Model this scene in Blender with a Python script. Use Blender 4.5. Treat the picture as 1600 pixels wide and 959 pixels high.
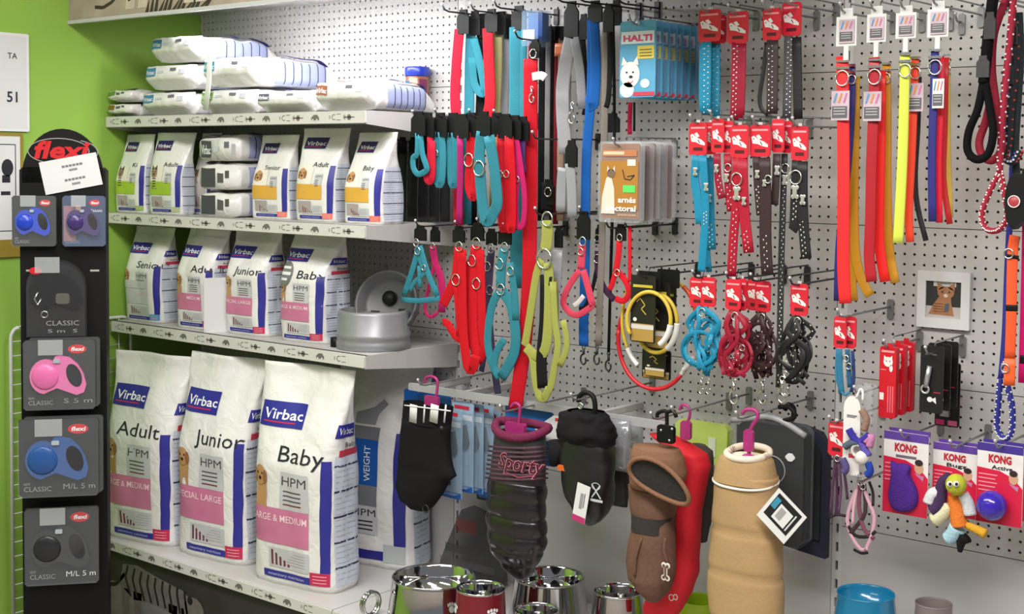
import bpy, bmesh, math, random
from mathutils import Vector, Matrix, noise
random.seed(7)
for o in list(bpy.data.objects): bpy.data.objects.remove(o)
SC = bpy.context.scene
COL = SC.collection

# ---------------------------------------------------------------- camera
F_PX, CY_PX = 2094.06, 369.38
YAW, PITCH, ROLL = .6861, -.0538, .0104
CAM = Vector((1.3491, -3.275, 1.6479))
FW = Vector((-math.sin(YAW) * math.cos(PITCH), math.cos(YAW) * math.cos(PITCH), math.sin(PITCH)))
R0 = Vector((math.cos(YAW), math.sin(YAW), 0)); U0 = R0.cross(FW)
RT = math.cos(ROLL) * R0 + math.sin(ROLL) * U0
UP = -math.sin(ROLL) * R0 + math.cos(ROLL) * U0
cd = bpy.data.cameras.new('camera'); cam = bpy.data.objects.new('camera', cd); COL.objects.link(cam)
cd.sensor_fit = 'HORIZONTAL'; cd.sensor_width = 36; cd.lens = F_PX * 36 / 1600
cd.shift_y = -(479.5 - CY_PX) / 1600
cam.matrix_world = Matrix(((RT.x, UP.x, -FW.x, CAM.x), (RT.y, UP.y, -FW.y, CAM.y), (RT.z, UP.z, -FW.z, CAM.z), (0, 0, 0, 1)))
SC.camera = cam

# ---------------------------------------------------------------- world, lights, exposure
SC.view_settings.view_transform = 'Standard'; SC.view_settings.look = 'None'
SC.view_settings.gamma = 1; SC.view_settings.use_curve_mapping = False
SC.view_settings.exposure = 0.0
W = bpy.data.worlds.new('world'); SC.world = W; W.use_nodes = True
W.node_tree.nodes['Background'].inputs[0].default_value = (.93, .97, 1, 1)
W.node_tree.nodes['Background'].inputs[1].default_value = .20
def area(name, loc, size, power, rot=(0, 0, 0), color=(1, .97, .94)):
    l = bpy.data.lights.new(name, 'AREA'); l.shape = 'RECTANGLE'; l.size, l.size_y = size; l.energy = power; l.color = color
    o = bpy.data.objects.new(name, l); o.location = loc; o.rotation_euler = rot; COL.objects.link(o); return o
area('ceiling_lamp_aisle_offscreen', (-.9, -1.9, 2.93), (2.6, .5), 76)
area('ceiling_lamp_front_offscreen', (1.1, -2.3, 2.93), (2.0, .5), 92)
area('ceiling_lamp_rear_offscreen', (-1.0, -4.4, 2.93), (2.6, .5), 44)

# ---------------------------------------------------------------- pixel helpers (1600 x 959 photograph)
def ray(x, y): return FW + RT * ((x - 800) / F_PX) - UP * ((y - CY_PX) / F_PX)
def at(x, y, Y=0.0):
    d = ray(x, y); return CAM + d * ((Y - CAM.y) / d.y)
def atX(x, y, X):
    d = ray(x, y); return CAM + d * ((X - CAM.x) / d.x)
def atZ(x, y, Z):
    d = ray(x, y); return CAM + d * ((Z - CAM.z) / d.z)
def atP(x, y, p, n):
    d = ray(x, y); return CAM + d * ((p - CAM).dot(n) / d.dot(n))
def mpx(x, y, Y=0.0): return (at(x, y, Y) - at(x, y + 10, Y)).length / 10      # metres per pixel, upright
def mpw(x, y, Y=0.0): return (at(x, y, Y) - at(x + 10, y, Y)).length / 10      # metres per pixel, along the wall

# ---------------------------------------------------------------- materials
def lin(c): c = c / 255; return c / 12.92 if c <= .04045 else ((c + .055) / 1.055) ** 2.4
MATS = {}
def M(rgb, rough=.5, metal=0.0, alpha=1.0, var=.05, bump=0.0, scale=40.0, coat=0.0, spec=.5, name='paint'):
    key = (tuple(rgb), rough, metal, alpha, var, bump, scale, coat, spec)
    if key in MATS: return MATS[key]
    m = bpy.data.materials.new(name); m.use_nodes = True; nt = m.node_tree; b = nt.nodes['Principled BSDF']
    c = (lin(rgb[0]), lin(rgb[1]), lin(rgb[2]), 1)
    b.inputs['Base Color'].default_value = c; b.inputs['Roughness'].default_value = rough
    b.inputs['Metallic'].default_value = metal; b.inputs['Alpha'].default_value = alpha
    b.inputs['Coat Weight'].default_value = coat; b.inputs['Specular IOR Level'].default_value = spec
    if var > 0 or bump > 0:
        tc = nt.nodes.new('ShaderNodeTexCoord'); n = nt.nodes.new('ShaderNodeTexNoise')
        n.inputs['Scale'].default_value = scale; n.inputs['Detail'].default_value = 3
        nt.links.new(tc.outputs['Object'], n.inputs['Vector'])
        if var > 0:
            mx = nt.nodes.new('ShaderNodeMix'); mx.data_type = 'RGBA'
            mx.inputs[6].default_value = tuple(v * (1 - var * 1.5) for v in c[:3]) + (1,)
            mx.inputs[7].default_value = tuple(min(1, v * (1 + var)) for v in c[:3]) + (1,)
            nt.links.new(n.outputs['Fac'], mx.inputs[0]); nt.links.new(mx.outputs[2], b.inputs['Base Color'])
        if bump > 0:
            bp = nt.nodes.new('ShaderNodeBump'); bp.inputs['Strength'].default_value = bump; bp.inputs['Distance'].default_value = .003
            nt.links.new(n.outputs['Fac'], bp.inputs['Height']); nt.links.new(bp.outputs['Normal'], b.inputs['Normal'])
    MATS[key] = m; return m
def fab(rgb): return M(rgb, .8, var=.12, bump=.25, scale=300, spec=.25, name='webbing')
def prt(rgb): return M(rgb, .45, var=.03, scale=25, name='print')
def pla(rgb, r=.3): return M(rgb, r, var=.03, scale=15, name='plastic')
def clear(rgb=(225, 232, 238), a=.16, r=.08): return M(rgb, r, alpha=a, var=0, spec=.6, name='clear_plastic')
STEEL = M((205, 205, 208), .12, 1.0, var=.02, name='steel')
CHROME = M((225, 225, 228), .2, 1.0, var=.02, name='chrome')
BLACK = M((15, 15, 16), .55, var=.08, spec=.25, name='black_plastic')
BLACKF = M((22, 21, 23), .85, var=.15, bump=.2, scale=200, spec=.2, name='black_fabric')
WIRE = M((150, 150, 152), .35, .6, var=.02, name='zinc_wire')
DWIRE = M((62, 62, 66), .4, .5, var=.02, name='dark_wire')
WHITE = prt((240, 240, 240)); NAVY = prt((38, 36, 92)); INK = prt((34, 34, 44))

# ---------------------------------------------------------------- mesh builder
class MB:
    def __init__(s): s.v = []; s.f = []; s.fm = []; s.fs = []; s.mats = []
    def mi(s, m):
        if m not in s.mats: s.mats.append(m)
        return s.mats.index(m)
    def add(s, vs, fs, m, smooth=False):
        o = len(s.v); s.v += [tuple(v) for v in vs]; k = s.mi(m)
        for f in fs: s.f.append(tuple(i + o for i in f)); s.fm.append(k); s.fs.append(smooth)
        return s
    def box(s, c, d, m, rot=None, bev=0.0):
        x, y, z = d[0] / 2, d[1] / 2, d[2] / 2; b = min(bev, x * .9, z * .9)
        if b > 0:
            ring = [(-x + b, -z), (x - b, -z), (x, -z + b), (x, z - b), (x - b, z), (-x + b, z), (-x, z - b), (-x, -z + b)]
        else: ring = [(-x, -z), (x, -z), (x, z), (-x, z)]
        n = len(ring); vs = [Vector((p[0], -y, p[1])) for p in ring] + [Vector((p[0], y, p[1])) for p in ring]
        if rot is not None: vs = [rot @ v for v in vs]
        vs = [v + Vector(c) for v in vs]
        fs = [tuple(range(n)), tuple(range(2 * n - 1, n - 1, -1))] + [(i, i + n, (i + 1) % n + n, (i + 1) % n) for i in range(n)]
        return s.add(vs, fs, m)
    def prism(s, pts, y0, y1, m, smooth=False):          # outline in x,z swept from y0 (front) to y1
        n = len(pts); ar = sum(pts[i][0] * pts[(i + 1) % n][1] - pts[(i + 1) % n][0] * pts[i][1] for i in range(n))
        if ar < 0: pts = pts[::-1]
        vs = [Vector((p[0], y0, p[1])) for p in pts] + [Vector((p[0], y1, p[1])) for p in pts]
        fs = [tuple(range(n)), tuple(range(2 * n - 1, n - 1, -1))] + [(i, i + n, (i + 1) % n + n, (i + 1) % n) for i in range(n)]
        return s.add(vs, fs, m, smooth)
    def tube(s, path, r, m, n=7, closed=False):
        P = [Vector(p) for p in path]; k = len(P); vs = []
        rr = r if isinstance(r, (list, tuple)) else [r] * k
        up = Vector((0, 1, 0))
        for i, p in enumerate(P):
            if closed: t = P[(i + 1) % k] - P[i - 1]
            else: t = P[min(i + 1, k - 1)] - P[max(i - 1, 0)]
            t.normalize()
            a = up.cross(t)
            if a.length < .15: a = Vector((0, 0, 1)).cross(t)
            if a.length < .15: a = Vector((1, 0, 0)).cross(t)
            a.normalize(); b = t.cross(a)
            for j in range(n):
                q = 2 * math.pi * j / n; vs.append(p + (a * math.cos(q) + b * math.sin(q)) * rr[i])
        fs = []
        for i in range(k if closed else k - 1):
            for j in range(n):
                fs.append((i * n + j, i * n + (j + 1) % n, ((i + 1) % k) * n + (j + 1) % n, ((i + 1) % k) * n + j))
        if not closed: fs += [tuple(range(n - 1, -1, -1)), tuple(range((k - 1) * n, k * n))]
        return s.add(vs, fs, m, True)
    def ribbon(s, path, w, t, m, nrm=(0, -1, 0), closed=False):   # flat strap; width lies across the path, face towards nrm
        P = [Vector(p) for p in path]; k = len(P); N = Vector(nrm).normalized(); vs = []
        ww = w if isinstance(w, (list, tuple)) else [w] * k
        for i, p in enumerate(P):
            if closed: d = P[(i + 1) % k] - P[i - 1]
            else: d = P[min(i + 1, k - 1)] - P[max(i - 1, 0)]
            d.normalize(); a = d.cross(N)
            if a.length < .05: a = Vector((1, 0, 0))
            a.normalize(); b = a.cross(d).normalized()
            h = ww[i] / 2
            for e, g in ((-h, t * .25), (-h * .8, t / 2), (h * .8, t / 2), (h, t * .25), (h, -t * .25), (h * .8, -t / 2), (-h * .8, -t / 2), (-h, -t * .25)):
                vs.append(p + a * e + b * g)
        fs = []
        for i in range(k if closed else k - 1):
            for j in range(8):
                fs.append((i * 8 + j, ((i + 1) % k) * 8 + j, ((i + 1) % k) * 8 + (j + 1) % 8, i * 8 + (j + 1) % 8))
        if not closed: fs += [tuple(range(8)), tuple(range(k * 8 - 1, k * 8 - 9, -1))]
        return s.add(vs, fs, m, True)
    def lathe(s, prof, m, n=32, c=(0, 0, 0), sx=1, sy=1, cap=True):
        vs = []; k = len(prof)
        for r, z in prof:
            for j in range(n):
                a = 2 * math.pi * j / n; vs.append((c[0] + r * math.cos(a) * sx, c[1] + r * math.sin(a) * sy, c[2] + z))
        fs = [(i * n + j, i * n + (j + 1) % n, (i + 1) * n + (j + 1) % n, (i + 1) * n + j) for i in range(k - 1) for j in range(n)]
        if cap and prof[0][0] > 1e-5: fs.append(tuple(range(n - 1, -1, -1)))
        if cap and prof[-1][0] > 1e-5: fs.append(tuple(range((k - 1) * n, k * n)))
        return s.add(vs, fs, m, True)
    def loft(s, secs, m, n=28, e=2.4, disp=None, cap=True):        # secs: (centre, half width x, half depth y) upwards or downwards
        vs = []; k = len(secs)
        for i, (c, a, b) in enumerate(secs):
            for j in range(n):
                q = 2 * math.pi * j / n; cx, sy = math.cos(q), math.sin(q)
                p = Vector((c[0] + a * math.copysign(abs(cx) ** (2 / e), cx), c[1] + b * math.copysign(abs(sy) ** (2 / e), sy), c[2]))
                if disp: p = disp(p, i, j, Vector((cx, sy, 0)))
                vs.append(p)
        fl = secs[-1][0][2] < secs[0][0][2]
        fs = []
        for i in range(k - 1):
            for j in range(n):
                q = (i * n + j, i * n + (j + 1) % n, (i + 1) * n + (j + 1) % n, (i + 1) * n + j)
                fs.append(q[::-1] if fl else q)
        if cap: fs += [tuple(range(n)) if fl else tuple(range(n - 1, -1, -1)), tuple(range((k - 1) * n, k * n))[::(-1 if fl else 1)]]
        return s.add(vs, fs, m, True)
    def ball(s, c, r, m, n=14, sz=1.0, sy=1.0):
        return s.lathe([(r * math.sin(math.pi * i / 8), -r * sz * math.cos(math.pi * i / 8)) for i in range(9)], m, n, c, 1, sy)
    def ring(s, c, r, t, m, n=20, ax='y', sq=1.0):
        P = []
        for j in range(n):
            a = 2 * math.pi * j / n; u, w = r * math.cos(a), r * sq * math.sin(a)
            P.append(Vector(c) + (Vector((u, 0, w)) if ax == 'y' else Vector((0, u, w)) if ax == 'x' else Vector((u, w, 0))))
        return s.tube(P, t, m, 6, True)
    def build(s, name, parent=None, loc=None, rz=0.0, rot=None):
        me = bpy.data.meshes.new(name); me.from_pydata(s.v, [], s.f)
        for m in s.mats: me.materials.append(m)
        me.polygons.foreach_set('material_index', s.fm); me.polygons.foreach_set('use_smooth', s.fs); me.update()
        o = bpy.data.objects.new(name, me); COL.objects.link(o)
        if parent is not None: o.parent = parent
        if loc is not None: o.location = loc
        if rot is not None: o.rotation_euler = rot
        elif rz: o.rotation_euler = (0, 0, rz)
        return o
def tag(o, label, cat, group=None):
    o['label'] = label; o['category'] = cat
    if group: o['group'] = group
    return o
def thing(name, label, cat, loc=(0, 0, 0), rz=0.0, group=None):
    o = bpy.data.objects.new(name, None); o.empty_display_size = .02; COL.objects.link(o)
    o.location = loc; o.rotation_euler = (0, 0, rz); return tag(o, label, cat, group)
def struct(o): o['kind'] = 'structure'; return o

# ---------------------------------------------------------------- flat print laid on a surface
TXT = {}
def glyphs(body, bold=0.0):
    k = (body, bold)
    if k not in TXT:
        c = bpy.data.curves.new('t', 'FONT'); c.body = body; c.size = 1; c.resolution_u = 2; c.offset = bold; c.fill_mode = 'FRONT'
        o = bpy.data.objects.new('t', c); COL.objects.link(o)
        me = bpy.data.meshes.new_from_object(o.evaluated_get(bpy.context.evaluated_depsgraph_get()))
        vs = [(v.co.x, v.co.y) for v in me.vertices]; fs = [tuple(p.vertices) for p in me.polygons]
        bpy.data.objects.remove(o); bpy.data.curves.remove(c); bpy.data.meshes.remove(me)
        if vs:
            x0 = min(v[0] for v in vs); x1 = max(v[0] for v in vs)
            vs = [(v[0] - x0, v[1]) for v in vs]; TXT[k] = (vs, fs, x1 - x0)
        else: TXT[k] = ([], [], 1)
    return TXT[k]
class Print:
    """collects flat shapes in u,v and lays them on a surface fn(u, v, lift) -> point"""
    def __init__(s, fn, g=.03): s.fn = fn; s.g = g; s.mb = MB()
    def rect(s, u0, v0, u1, v1, m, L=0):
        nu = max(1, math.ceil(abs(u1 - u0) / s.g)); nv = max(1, math.ceil(abs(v1 - v0) / s.g)); h = .0006 * (L + 1)
        vs = [s.fn(u0 + (u1 - u0) * i / nu, v0 + (v1 - v0) * j / nv, h) for j in range(nv + 1) for i in range(nu + 1)]
        fs = [(j * (nu + 1) + i, j * (nu + 1) + i + 1, (j + 1) * (nu + 1) + i + 1, (j + 1) * (nu + 1) + i) for j in range(nv) for i in range(nu)]
        s.mb.add(vs, fs, m, True); return s
    def poly(s, pts, m, L=0):
        s.mb.add([s.fn(p[0], p[1], .0006 * (L + 1)) for p in pts], [tuple(range(len(pts)))], m); return s
    def disc(s, u, v, a, b, m, L=0, n=14):
        if max(a, b) > s.g * 1.5:            # wide discs follow a curved surface in rings
            K = 5; vs = [s.fn(u, v, .0006 * (L + 1))] + [s.fn(u + a * k / K * math.cos(6.2832 * i / n), v + b * k / K * math.sin(6.2832 * i / n), .0006 * (L + 1)) for k in range(1, K + 1) for i in range(n)]
            s.mb.add(vs, [(0, 1 + i, 1 + (i + 1) % n) for i in range(n)] + [(1 + k * n + i, 1 + (k + 1) * n + i, 1 + (k + 1) * n + (i + 1) % n, 1 + k * n + (i + 1) % n) for k in range(K - 1) for i in range(n)], m, True); return s
        return s.poly([(u + a * math.cos(6.2832 * i / n), v + b * math.sin(6.2832 * i / n)) for i in range(n)], m, L)
    def oval(s, u, v, a, b, t, m, L=0, n=28, a0=0, a1=6.2832):
        P = [(a0 + (a1 - a0) * i / n) for i in range(n + 1)]; vs = []
        for q in P: vs += [s.fn(u + a * math.cos(q), v + b * math.sin(q), .0006 * (L + 1)), s.fn(u + (a - t) * math.cos(q), v + (b - t) * math.sin(q), .0006 * (L + 1))]
        s.mb.add(vs, [(2 * i, 2 * i + 2, 2 * i + 3, 2 * i + 1) for i in range(n)], m); return s
    def line(s, pts, w, m, L=0):
        for a, b in zip(pts, pts[1:]):
            d = Vector((b[0] - a[0], b[1] - a[1])); d.normalize(); nx, ny = -d.y * w / 2, d.x * w / 2
            s.poly([(a[0] - nx, a[1] - ny), (b[0] - nx, b[1] - ny), (b[0] + nx, b[1] + ny), (a[0] + nx, a[1] + ny)], m, L)
        return s
    def text(s, body, u, v, size, m, L=1, width=None, al='l', bold=0.0, shear=0.0, rot=0.0):
        vs, fs, w = glyphs(body, bold)
        sx = size if width is None else width / w
        off = 0 if al == 'l' else -w * sx / 2 if al == 'c' else -w * sx
        ca, sa = math.cos(rot), math.sin(rot); out = []
        for x, y in vs:
            a, b = x * sx + y * size * shear + off, y * size
            out.append(s.fn(u + a * ca - b * sa, v + a * sa + b * ca, .0006 * (L + 1)))
        s.mb.add(out, fs, m); return s
    def build(s, name, parent=None, loc=None, rot=None): return s.mb.build(name, parent, loc, rot=rot)
def flat(y=0.0): return lambda u, v, h: (u, y - h, v)          # print on a face that looks to -Y

# ================================================================ the setting
XL, XM, XR, XE = -2.904, -1.555, -.205, 1.145         # uprights of the three bays
PW, PH = .026, .4
GREYM = M((196, 193, 191), .42, var=.02, scale=6, name='grey_enamel')
GREEN = M((146, 187, 74), .7, var=.05, scale=3, bump=.05, name='green_wall')
struct(MB().box((-.2, -2.9, -.02), (5.6, 6.2, .04), M((150, 140, 130), .5, var=.08, scale=4, name='floor')).build('floor'))
struct(MB().box((-2.955, -2.9, 1.475), (.1, 6.2, 2.95), GREEN).build('wall_left'))
struct(MB().box((-.2, .11, 1.475), (5.4, .1, 2.95), M((190, 188, 184), .7, name='back_wall')).build('wall_back'))
struct(MB().box((-.2, -2.9, 3.0), (5.6, 6.2, .1), M((225, 224, 220), .8, name='ceiling')).build('ceiling'))

def peg_mat(ph):
    m = bpy.data.materials.new('pegboard'); m.use_nodes = True; nt = m.node_tree; b = nt.nodes['Principled BSDF']; b.inputs['Roughness'].default_value = .42
    tc = nt.nodes.new('ShaderNodeTexCoord'); sp = nt.nodes.new('ShaderNodeSeparateXYZ'); nt.links.new(tc.outputs['Object'], sp.inputs[0])
    def mt(op, a, bb=None):
        n = nt.nodes.new('ShaderNodeMath'); n.operation = op
        for i, q in enumerate((a, bb)):
            if q is None: continue
            if isinstance(q, (int, float)): n.inputs[i].default_value = q
            else: nt.links.new(q, n.inputs[i])
        return n.outputs[0]
    def cell(o, p): return mt('SUBTRACT', mt('FRACT', mt('ADD', mt('DIVIDE', o, PW), 10.5 - p)), .5)
    u, v = cell(sp.outputs[0], ph), cell(sp.outputs[2], .69)
    d = mt('SQRT', mt('ADD', mt('MULTIPLY', u, u), mt('MULTIPLY', v, v)))
    mr = nt.nodes.new('ShaderNodeMapRange'); nt.links.new(d, mr.inputs[0]); mr.inputs[1].default_value = .115; mr.inputs[2].default_value = .155
    b.inputs['Base Color'].default_value = (lin(196), lin(193), lin(191), 1)
    nt.links.new(mr.outputs[0], b.inputs['Alpha'])          # the punched holes are open: one looks into the hollow behind the sheet
    return m
peg = thing('pegboard_wall', 'light grey perforated metal wall behind all the hooks and shelves', 'pegboard', (XL, 0, .3))
for bi, (x0, x1, ph) in enumerate(((XL, XM, .35), (XM, XR, .6), (XR, XE, .88))):
    pm = peg_mat(ph)
    for k in range(5):
        w = x1 - x0 - .03; h = PH - .0022
        d = .017 if k == 0 else .0016          # punched sheet metal over the hollow of the unit
        mb = MB().box((w / 2, d / 2, h / 2), (w, d, h), GREYM if k == 0 else pm, bev=.0015)
        mb.build('plain_panel' if k == 0 else 'perforated_panel', peg, (x0 + .015 - XL, 0, PH * k))
for x in (XL, XM, XR, XE):
    UPM = M((214, 213, 212), .4, var=.02, name='upright'); mb = MB()          # two rails and the webs between the open slots
    for sx in (-1, 1): mb.box((sx * .009, .007, 1.0), (.010, .010, 2.6), UPM)
    for i in range(53): mb.box((0, .007, -.285 + i * .05), (.0085, .0098, .024), UPM)
    for sx in (-1, 1): mb.box((sx * .013, .03, 1.0), (.002, .036, 2.6), UPM)
    mb.box((0, .047, 1.0), (.028, .002, 2.6), UPM)
    mb.build('upright', peg, (x - XL, 0, 0))

# canopy with its photo header and the tube lamp under it
can = thing('canopy_header', 'overhead canopy board with a brown photo frieze of wild cats', 'sign', (XL, -.572, 2.127))
MB().box((1.35, .287, .093), (2.7, .57, .02), GREYM).build('soffit', can)
MB().box((1.35, .006, .2), (2.7, .012, .4), GREYM).build('fascia', can)
sep = M((176, 160, 146), .6, var=.28, scale=9, name='sepia_print'); sdk = M((62, 50, 44), .6, var=.3, scale=30, name='dark_sepia'); slt = M((205, 192, 178), .6, var=.2, scale=25, name='light_sepia')
pr = Print(flat(0.0)); pr.rect(0, .012, 2.69, .39, sep)
for x0 in (.16, .98, 1.9):                        # striped cats walking: body, legs, tail, head
    pr.line([(x0, .05), (x0 + .05, .045), (x0 + .1, .06), (x0 + .15, .09), (x0 + .2, .15)], .012, sdk, 1)
    pr.poly([(x0 + .18, .12), (x0 + .3, .09), (x0 + .5, .10), (x0 + .62, .14), (x0 + .6, .24), (x0 + .4, .25), (x0 + .22, .24)], slt, 1)
    for k in range(9): pr.line([(x0 + .22 + k * .045, .24), (x0 + .2 + k * .047, .17), (x0 + .23 + k * .045, .105)], .012, sdk, 2)
    for lx in (.2, .27, .52, .58):
        pr.poly([(x0 + lx, .14), (x0 + lx + .055, .14), (x0 + lx + .03, .03), (x0 + lx - .02, .03)], slt, 2)
        for k in range(3): pr.line([(x0 + lx - .005, .06 + k * .03), (x0 + lx + .04, .07 + k * .03)], .009, sdk, 3)
    pr.disc(x0 + .68, .2, .07, .075, slt, 2); pr.disc(x0 + .7, .17, .03, .025, sdk, 3)
for k in range(14): pr.poly([(.45 + k * .024, .012), (.47 + k * .024, .012), (.475 + k * .03, .06 + .03 * (k % 3))], sdk, 1)
pr.build('photo_frieze', can)
MB().box((1.35, -.002, .006), (2.7, .008, .012), M((198, 198, 200), .35, var=.02, name='trim')).build('edge_trim', can)
tl = thing('tube_lamp', 'slim white tube lamp fixed under the canopy behind the frieze', 'lamp', (-1.75, -.43, 2.2))
MB().box((0, 0, -.008), (1.4, .05, .024), GREYM, bev=.004).build('housing', tl)
MB().tube([(-.66, 0, -.028), (.66, 0, -.028)], .010, M((255, 252, 245), .3, var=0, name='lamp_glass')).build('tube', tl)
area('tube_lamp_light_offscreen', (-1.75, -.42, 2.155), (1.3, .04), 12.5, (math.radians(14), 0, 0), (.97, .98, 1))

# shelves of the first bay
STRIP = M((214, 212, 208), .4, var=.03, name='price_strip'); ICON = prt((112, 108, 106)); ICON2 = prt((168, 162, 156))
def price_strip(par, w, y, z, h, step=.077):
    MB().box((w / 2, y, z), (w, .006, h), STRIP, bev=.002).build('price_strip', par)
    p = Print(flat(y - .003)); x = .04; k = 0
    while x < w - .06:
        if k % 3 == 0: p.text('C', x, z - .008, .026, ICON, 0, rot=0); p.rect(x + .022, z + .009, x + .04, z + .011, ICON); p.rect(x + .022, z - .009, x + .04, z - .007, ICON); p.rect(x - .012, z - .004, x - .006, z + .006, ICON2)
        elif k % 3 == 1: p.disc(x, z, .009, .009, ICON); p.rect(x - .022, z - .0015, x + .024, z + .0015, ICON); p.disc(x - .02, z, .006, .008, ICON2)
        else: p.poly([(x - .016, z - .008), (x + .02, z - .008), (x + .02, z), (x + .012, z + .009), (x - .004, z + .009), (x - .016, z)], ICON); p.disc(x - .008, z - .007, .004, .004, STRIP, 1); p.disc(x + .011, z - .007, .004, .004, STRIP, 1)
        x += step; k += 1
    p.build('strip_print', par)['kind'] = 'stuff'
def shelf(z, label, y=-.422, x0=XL + .004, x1=XM - .004, strip=True):
    w = x1 - x0; t = thing('wall_shelf', label, 'shelf', (x0, 0, z))
    mb = MB().box((w / 2, y / 2 - .004, -.009), (w, -y - .008, .018), GREYM)
    mb.box((w / 2, y + .006, -.02), (w, .012, .04), GREYM); mb.build('shelf_board', t)
    if strip: price_strip(t, w, y - .002, -.02, .036)
    for x in (0.002, w - .002):
        mb = MB(); P = [(y, -.001), (y, -.041), (y + .12, -.052), (-.03, -.078), (-.003, -.078), (-.003, -.001)]
        vs = [(x - .004, a, b) for a, b in P] + [(x + .004, a, b) for a, b in P]; n = 6
        mb.add(vs, [tuple(range(n))[::-1], tuple(range(n, 2 * n))] + [(i, (i + 1) % n, (i + 1) % n + n, i + n) for i in range(n)], GREYM); mb.build('bracket', t)
    return t
Z1, Z2, Z3, ZB = 1.806, 1.458, 1.062, .312
shelf(Z1, 'top grey metal shelf carrying the lying white feed bags')
shelf(Z2, 'grey metal shelf under the small feed bags with green and yellow bands')
shelf(Z3, 'grey metal shelf carrying four pink banded bags and the silver feeder', x0=XL + .03)
shelf(.455, 'low grey shelf under the blue bowl and the grey cup', -.42, XR + .004, XE - .004, False)
dark = M((52, 48, 47), .5, var=.35, scale=7, name='photo_dark'); fog = M((126, 122, 120), .5, var=.25, scale=14, name='photo_grass'); fur = M((112, 106, 103), .5, var=.3, scale=40, name='photo_fur'); fdk = M((28, 26, 26), .5, var=.2, scale=30, name='photo_black')
def base(x0, x1, label, photo):
    w = x1 - x0; t = thing('base_shelf', label, 'shelf', (x0, 0, 0))
    MB().box((w / 2, -.28, ZB - .012), (w, .555, .024), GREYM).build('deck', t)
    MB().box((w / 2, -.535, (ZB - .03) / 2), (w, .02, ZB - .03), dark if photo else GREYM).build('kick_panel', t)
    price_strip(t, w, -.558, ZB - .019, .034)
    if photo:
        p = Print(flat(-.545), .08); p.rect(.005, .01, w - .005, ZB - .045, dark)
        p.poly([(.01, .15), (.3, .17), (.55, .15), (.8, .14), (1.3, .16), (1.3, .012), (.01, .012)], fog, 1)
        p.line([(.10, .16), (.16, .145), (.2, .155), (.25, .2)], .014, fdk, 2)
        p.poly([(.22, .16), (.24, .235), (.32, .245), (.45, .225), (.58, .21), (.66, .17), (.62, .11), (.5, .12), (.4, .13), (.3, .12)], fur, 2)
        for k in range(9): p.line([(.27 + k * .04, .235 - k * .003), (.255 + k * .042, .19), (.285 + k * .04, .13)], .011, fdk, 3)
        for lx in (.23, .3, .5, .57): p.poly([(lx, .15), (lx + .05, .15), (lx + .045, .05), (lx + .01, .05)], fur, 2)
        p.disc(.64, .15, .055, .05, fur, 3); p.disc(.66, .13, .02, .016, fdk, 4); p.disc(.62, .185, .014, .014, fdk, 4)
        p.poly([(.78, .05), (.82, .17), (.9, .205), (1.05, .19), (1.2, .2), (1.26, .16), (1.24, .05)], fdk, 2)
        p.oval(1.0, .08, .2, .12, .006, fog, 3, a0=.2, a1=2.9)
        p.oval(.2, .275, .012, .008, .002, fog, 2); p.rect(.215, .279, .27, .282, fog, 2); p.rect(.215, .272, .26, .275, fog, 2); p.rect(.215, .265, .265, .268, fog, 2)
        p.build('photo_print', t)
base(XL + .03, XM - .002, 'base shelf with a black and white tiger photo on its kick panel', True)
base(XM + .002, XR - .002, 'plain base shelf carrying the steel bowls', False)

# ---------------------------------------------------------------- green wall: notices, wire grid
PAPER = M((222, 222, 222), .6, var=.03, scale=8, name='paper')
def onwall(label, x0, x1, yt, yb, draw, border, name, cat):
    a = atX(x1, yt, XL); b = atX(x0, yb, XL); w = abs(a.y - b.y) ; h = a.z - b.z
    t = thing(name, label, cat, (XL + .004, (a.y + b.y) / 2, b.z), math.pi / 2)
    MB().box((0, 0, h / 2), (w, .008, h), border, bev=.004).build('frame', t)
    p = Print(flat(-.004)); draw(p, w, h); p.build('sheet', t); return t
def d1(p, w, h):
    p.rect(-w / 2 + .01, .01, w / 2 - .01, h - .01, PAPER); p.text('TA', w / 2 - .045, h * .74, .028, INK, 1, al='r', bold=.01); p.text('51', w / 2 - .045, h * .3, .05, INK, 1, al='r', bold=.02)
def d2(p, w, h):
    p.rect(-w / 2 + .012, .06, w / 2 - .012, h - .012, PAPER); p.line([(-w / 2 + .03, .09), (w / 2 - .03, .09), (w / 2 - .03, h - .04), (-w / 2 + .03, h - .04), (-w / 2 + .03, .09)], .003, INK, 1)
    p.disc(w / 2 - .06, h * .72, .022, .03, INK, 1); p.rect(w / 2 - .08, h * .6, w / 2 - .05, h * .66, INK, 1); p.rect(w / 2 - .085, h * .5, w / 2 - .05, h * .53, INK, 1)
onwall('white framed notice with numbers on the green wall', -60, 43, 54, 203, d1, M((232, 232, 232), .4, var=.02, name='white_frame'), 'wall_notice', 'notice')
onwall('notice with a boxed drawing in an ochre frame on the green wall', -60, 34, 208, 405, d2, M((150, 128, 42), .5, var=.06, name='ochre_frame'), 'wall_notice', 'notice')
g0 = atX(12, 515, XL); g1 = atX(200, 520, XL)
gt = thing('wire_grid', 'white wire grid panel with rounded corners leaning on the green wall', 'grid panel', (XL + .018, 0, 0))
GW = M((226, 228, 226), .4, var=.02, name='white_wire')
ya, yb2, zt, zb = g0.y, g1.y, g0.z + .01, .05
def arc(y, z, r, a0, a1): return [(0, y + r * math.cos(a0 + (a1 - a0) * i / 5), z + r * math.sin(a0 + (a1 - a0) * i / 5)) for i in range(6)]
pth = [(0, ya, zb)] + arc(ya + .04, zt - .04, .04, math.pi, math.pi / 2) + arc(yb2 - .04, zt - .04, .04, math.pi / 2, 0) + [(0, yb2, zb)]
MB().tube(pth, .006, GW).build('rim', gt)
mb = MB()
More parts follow.
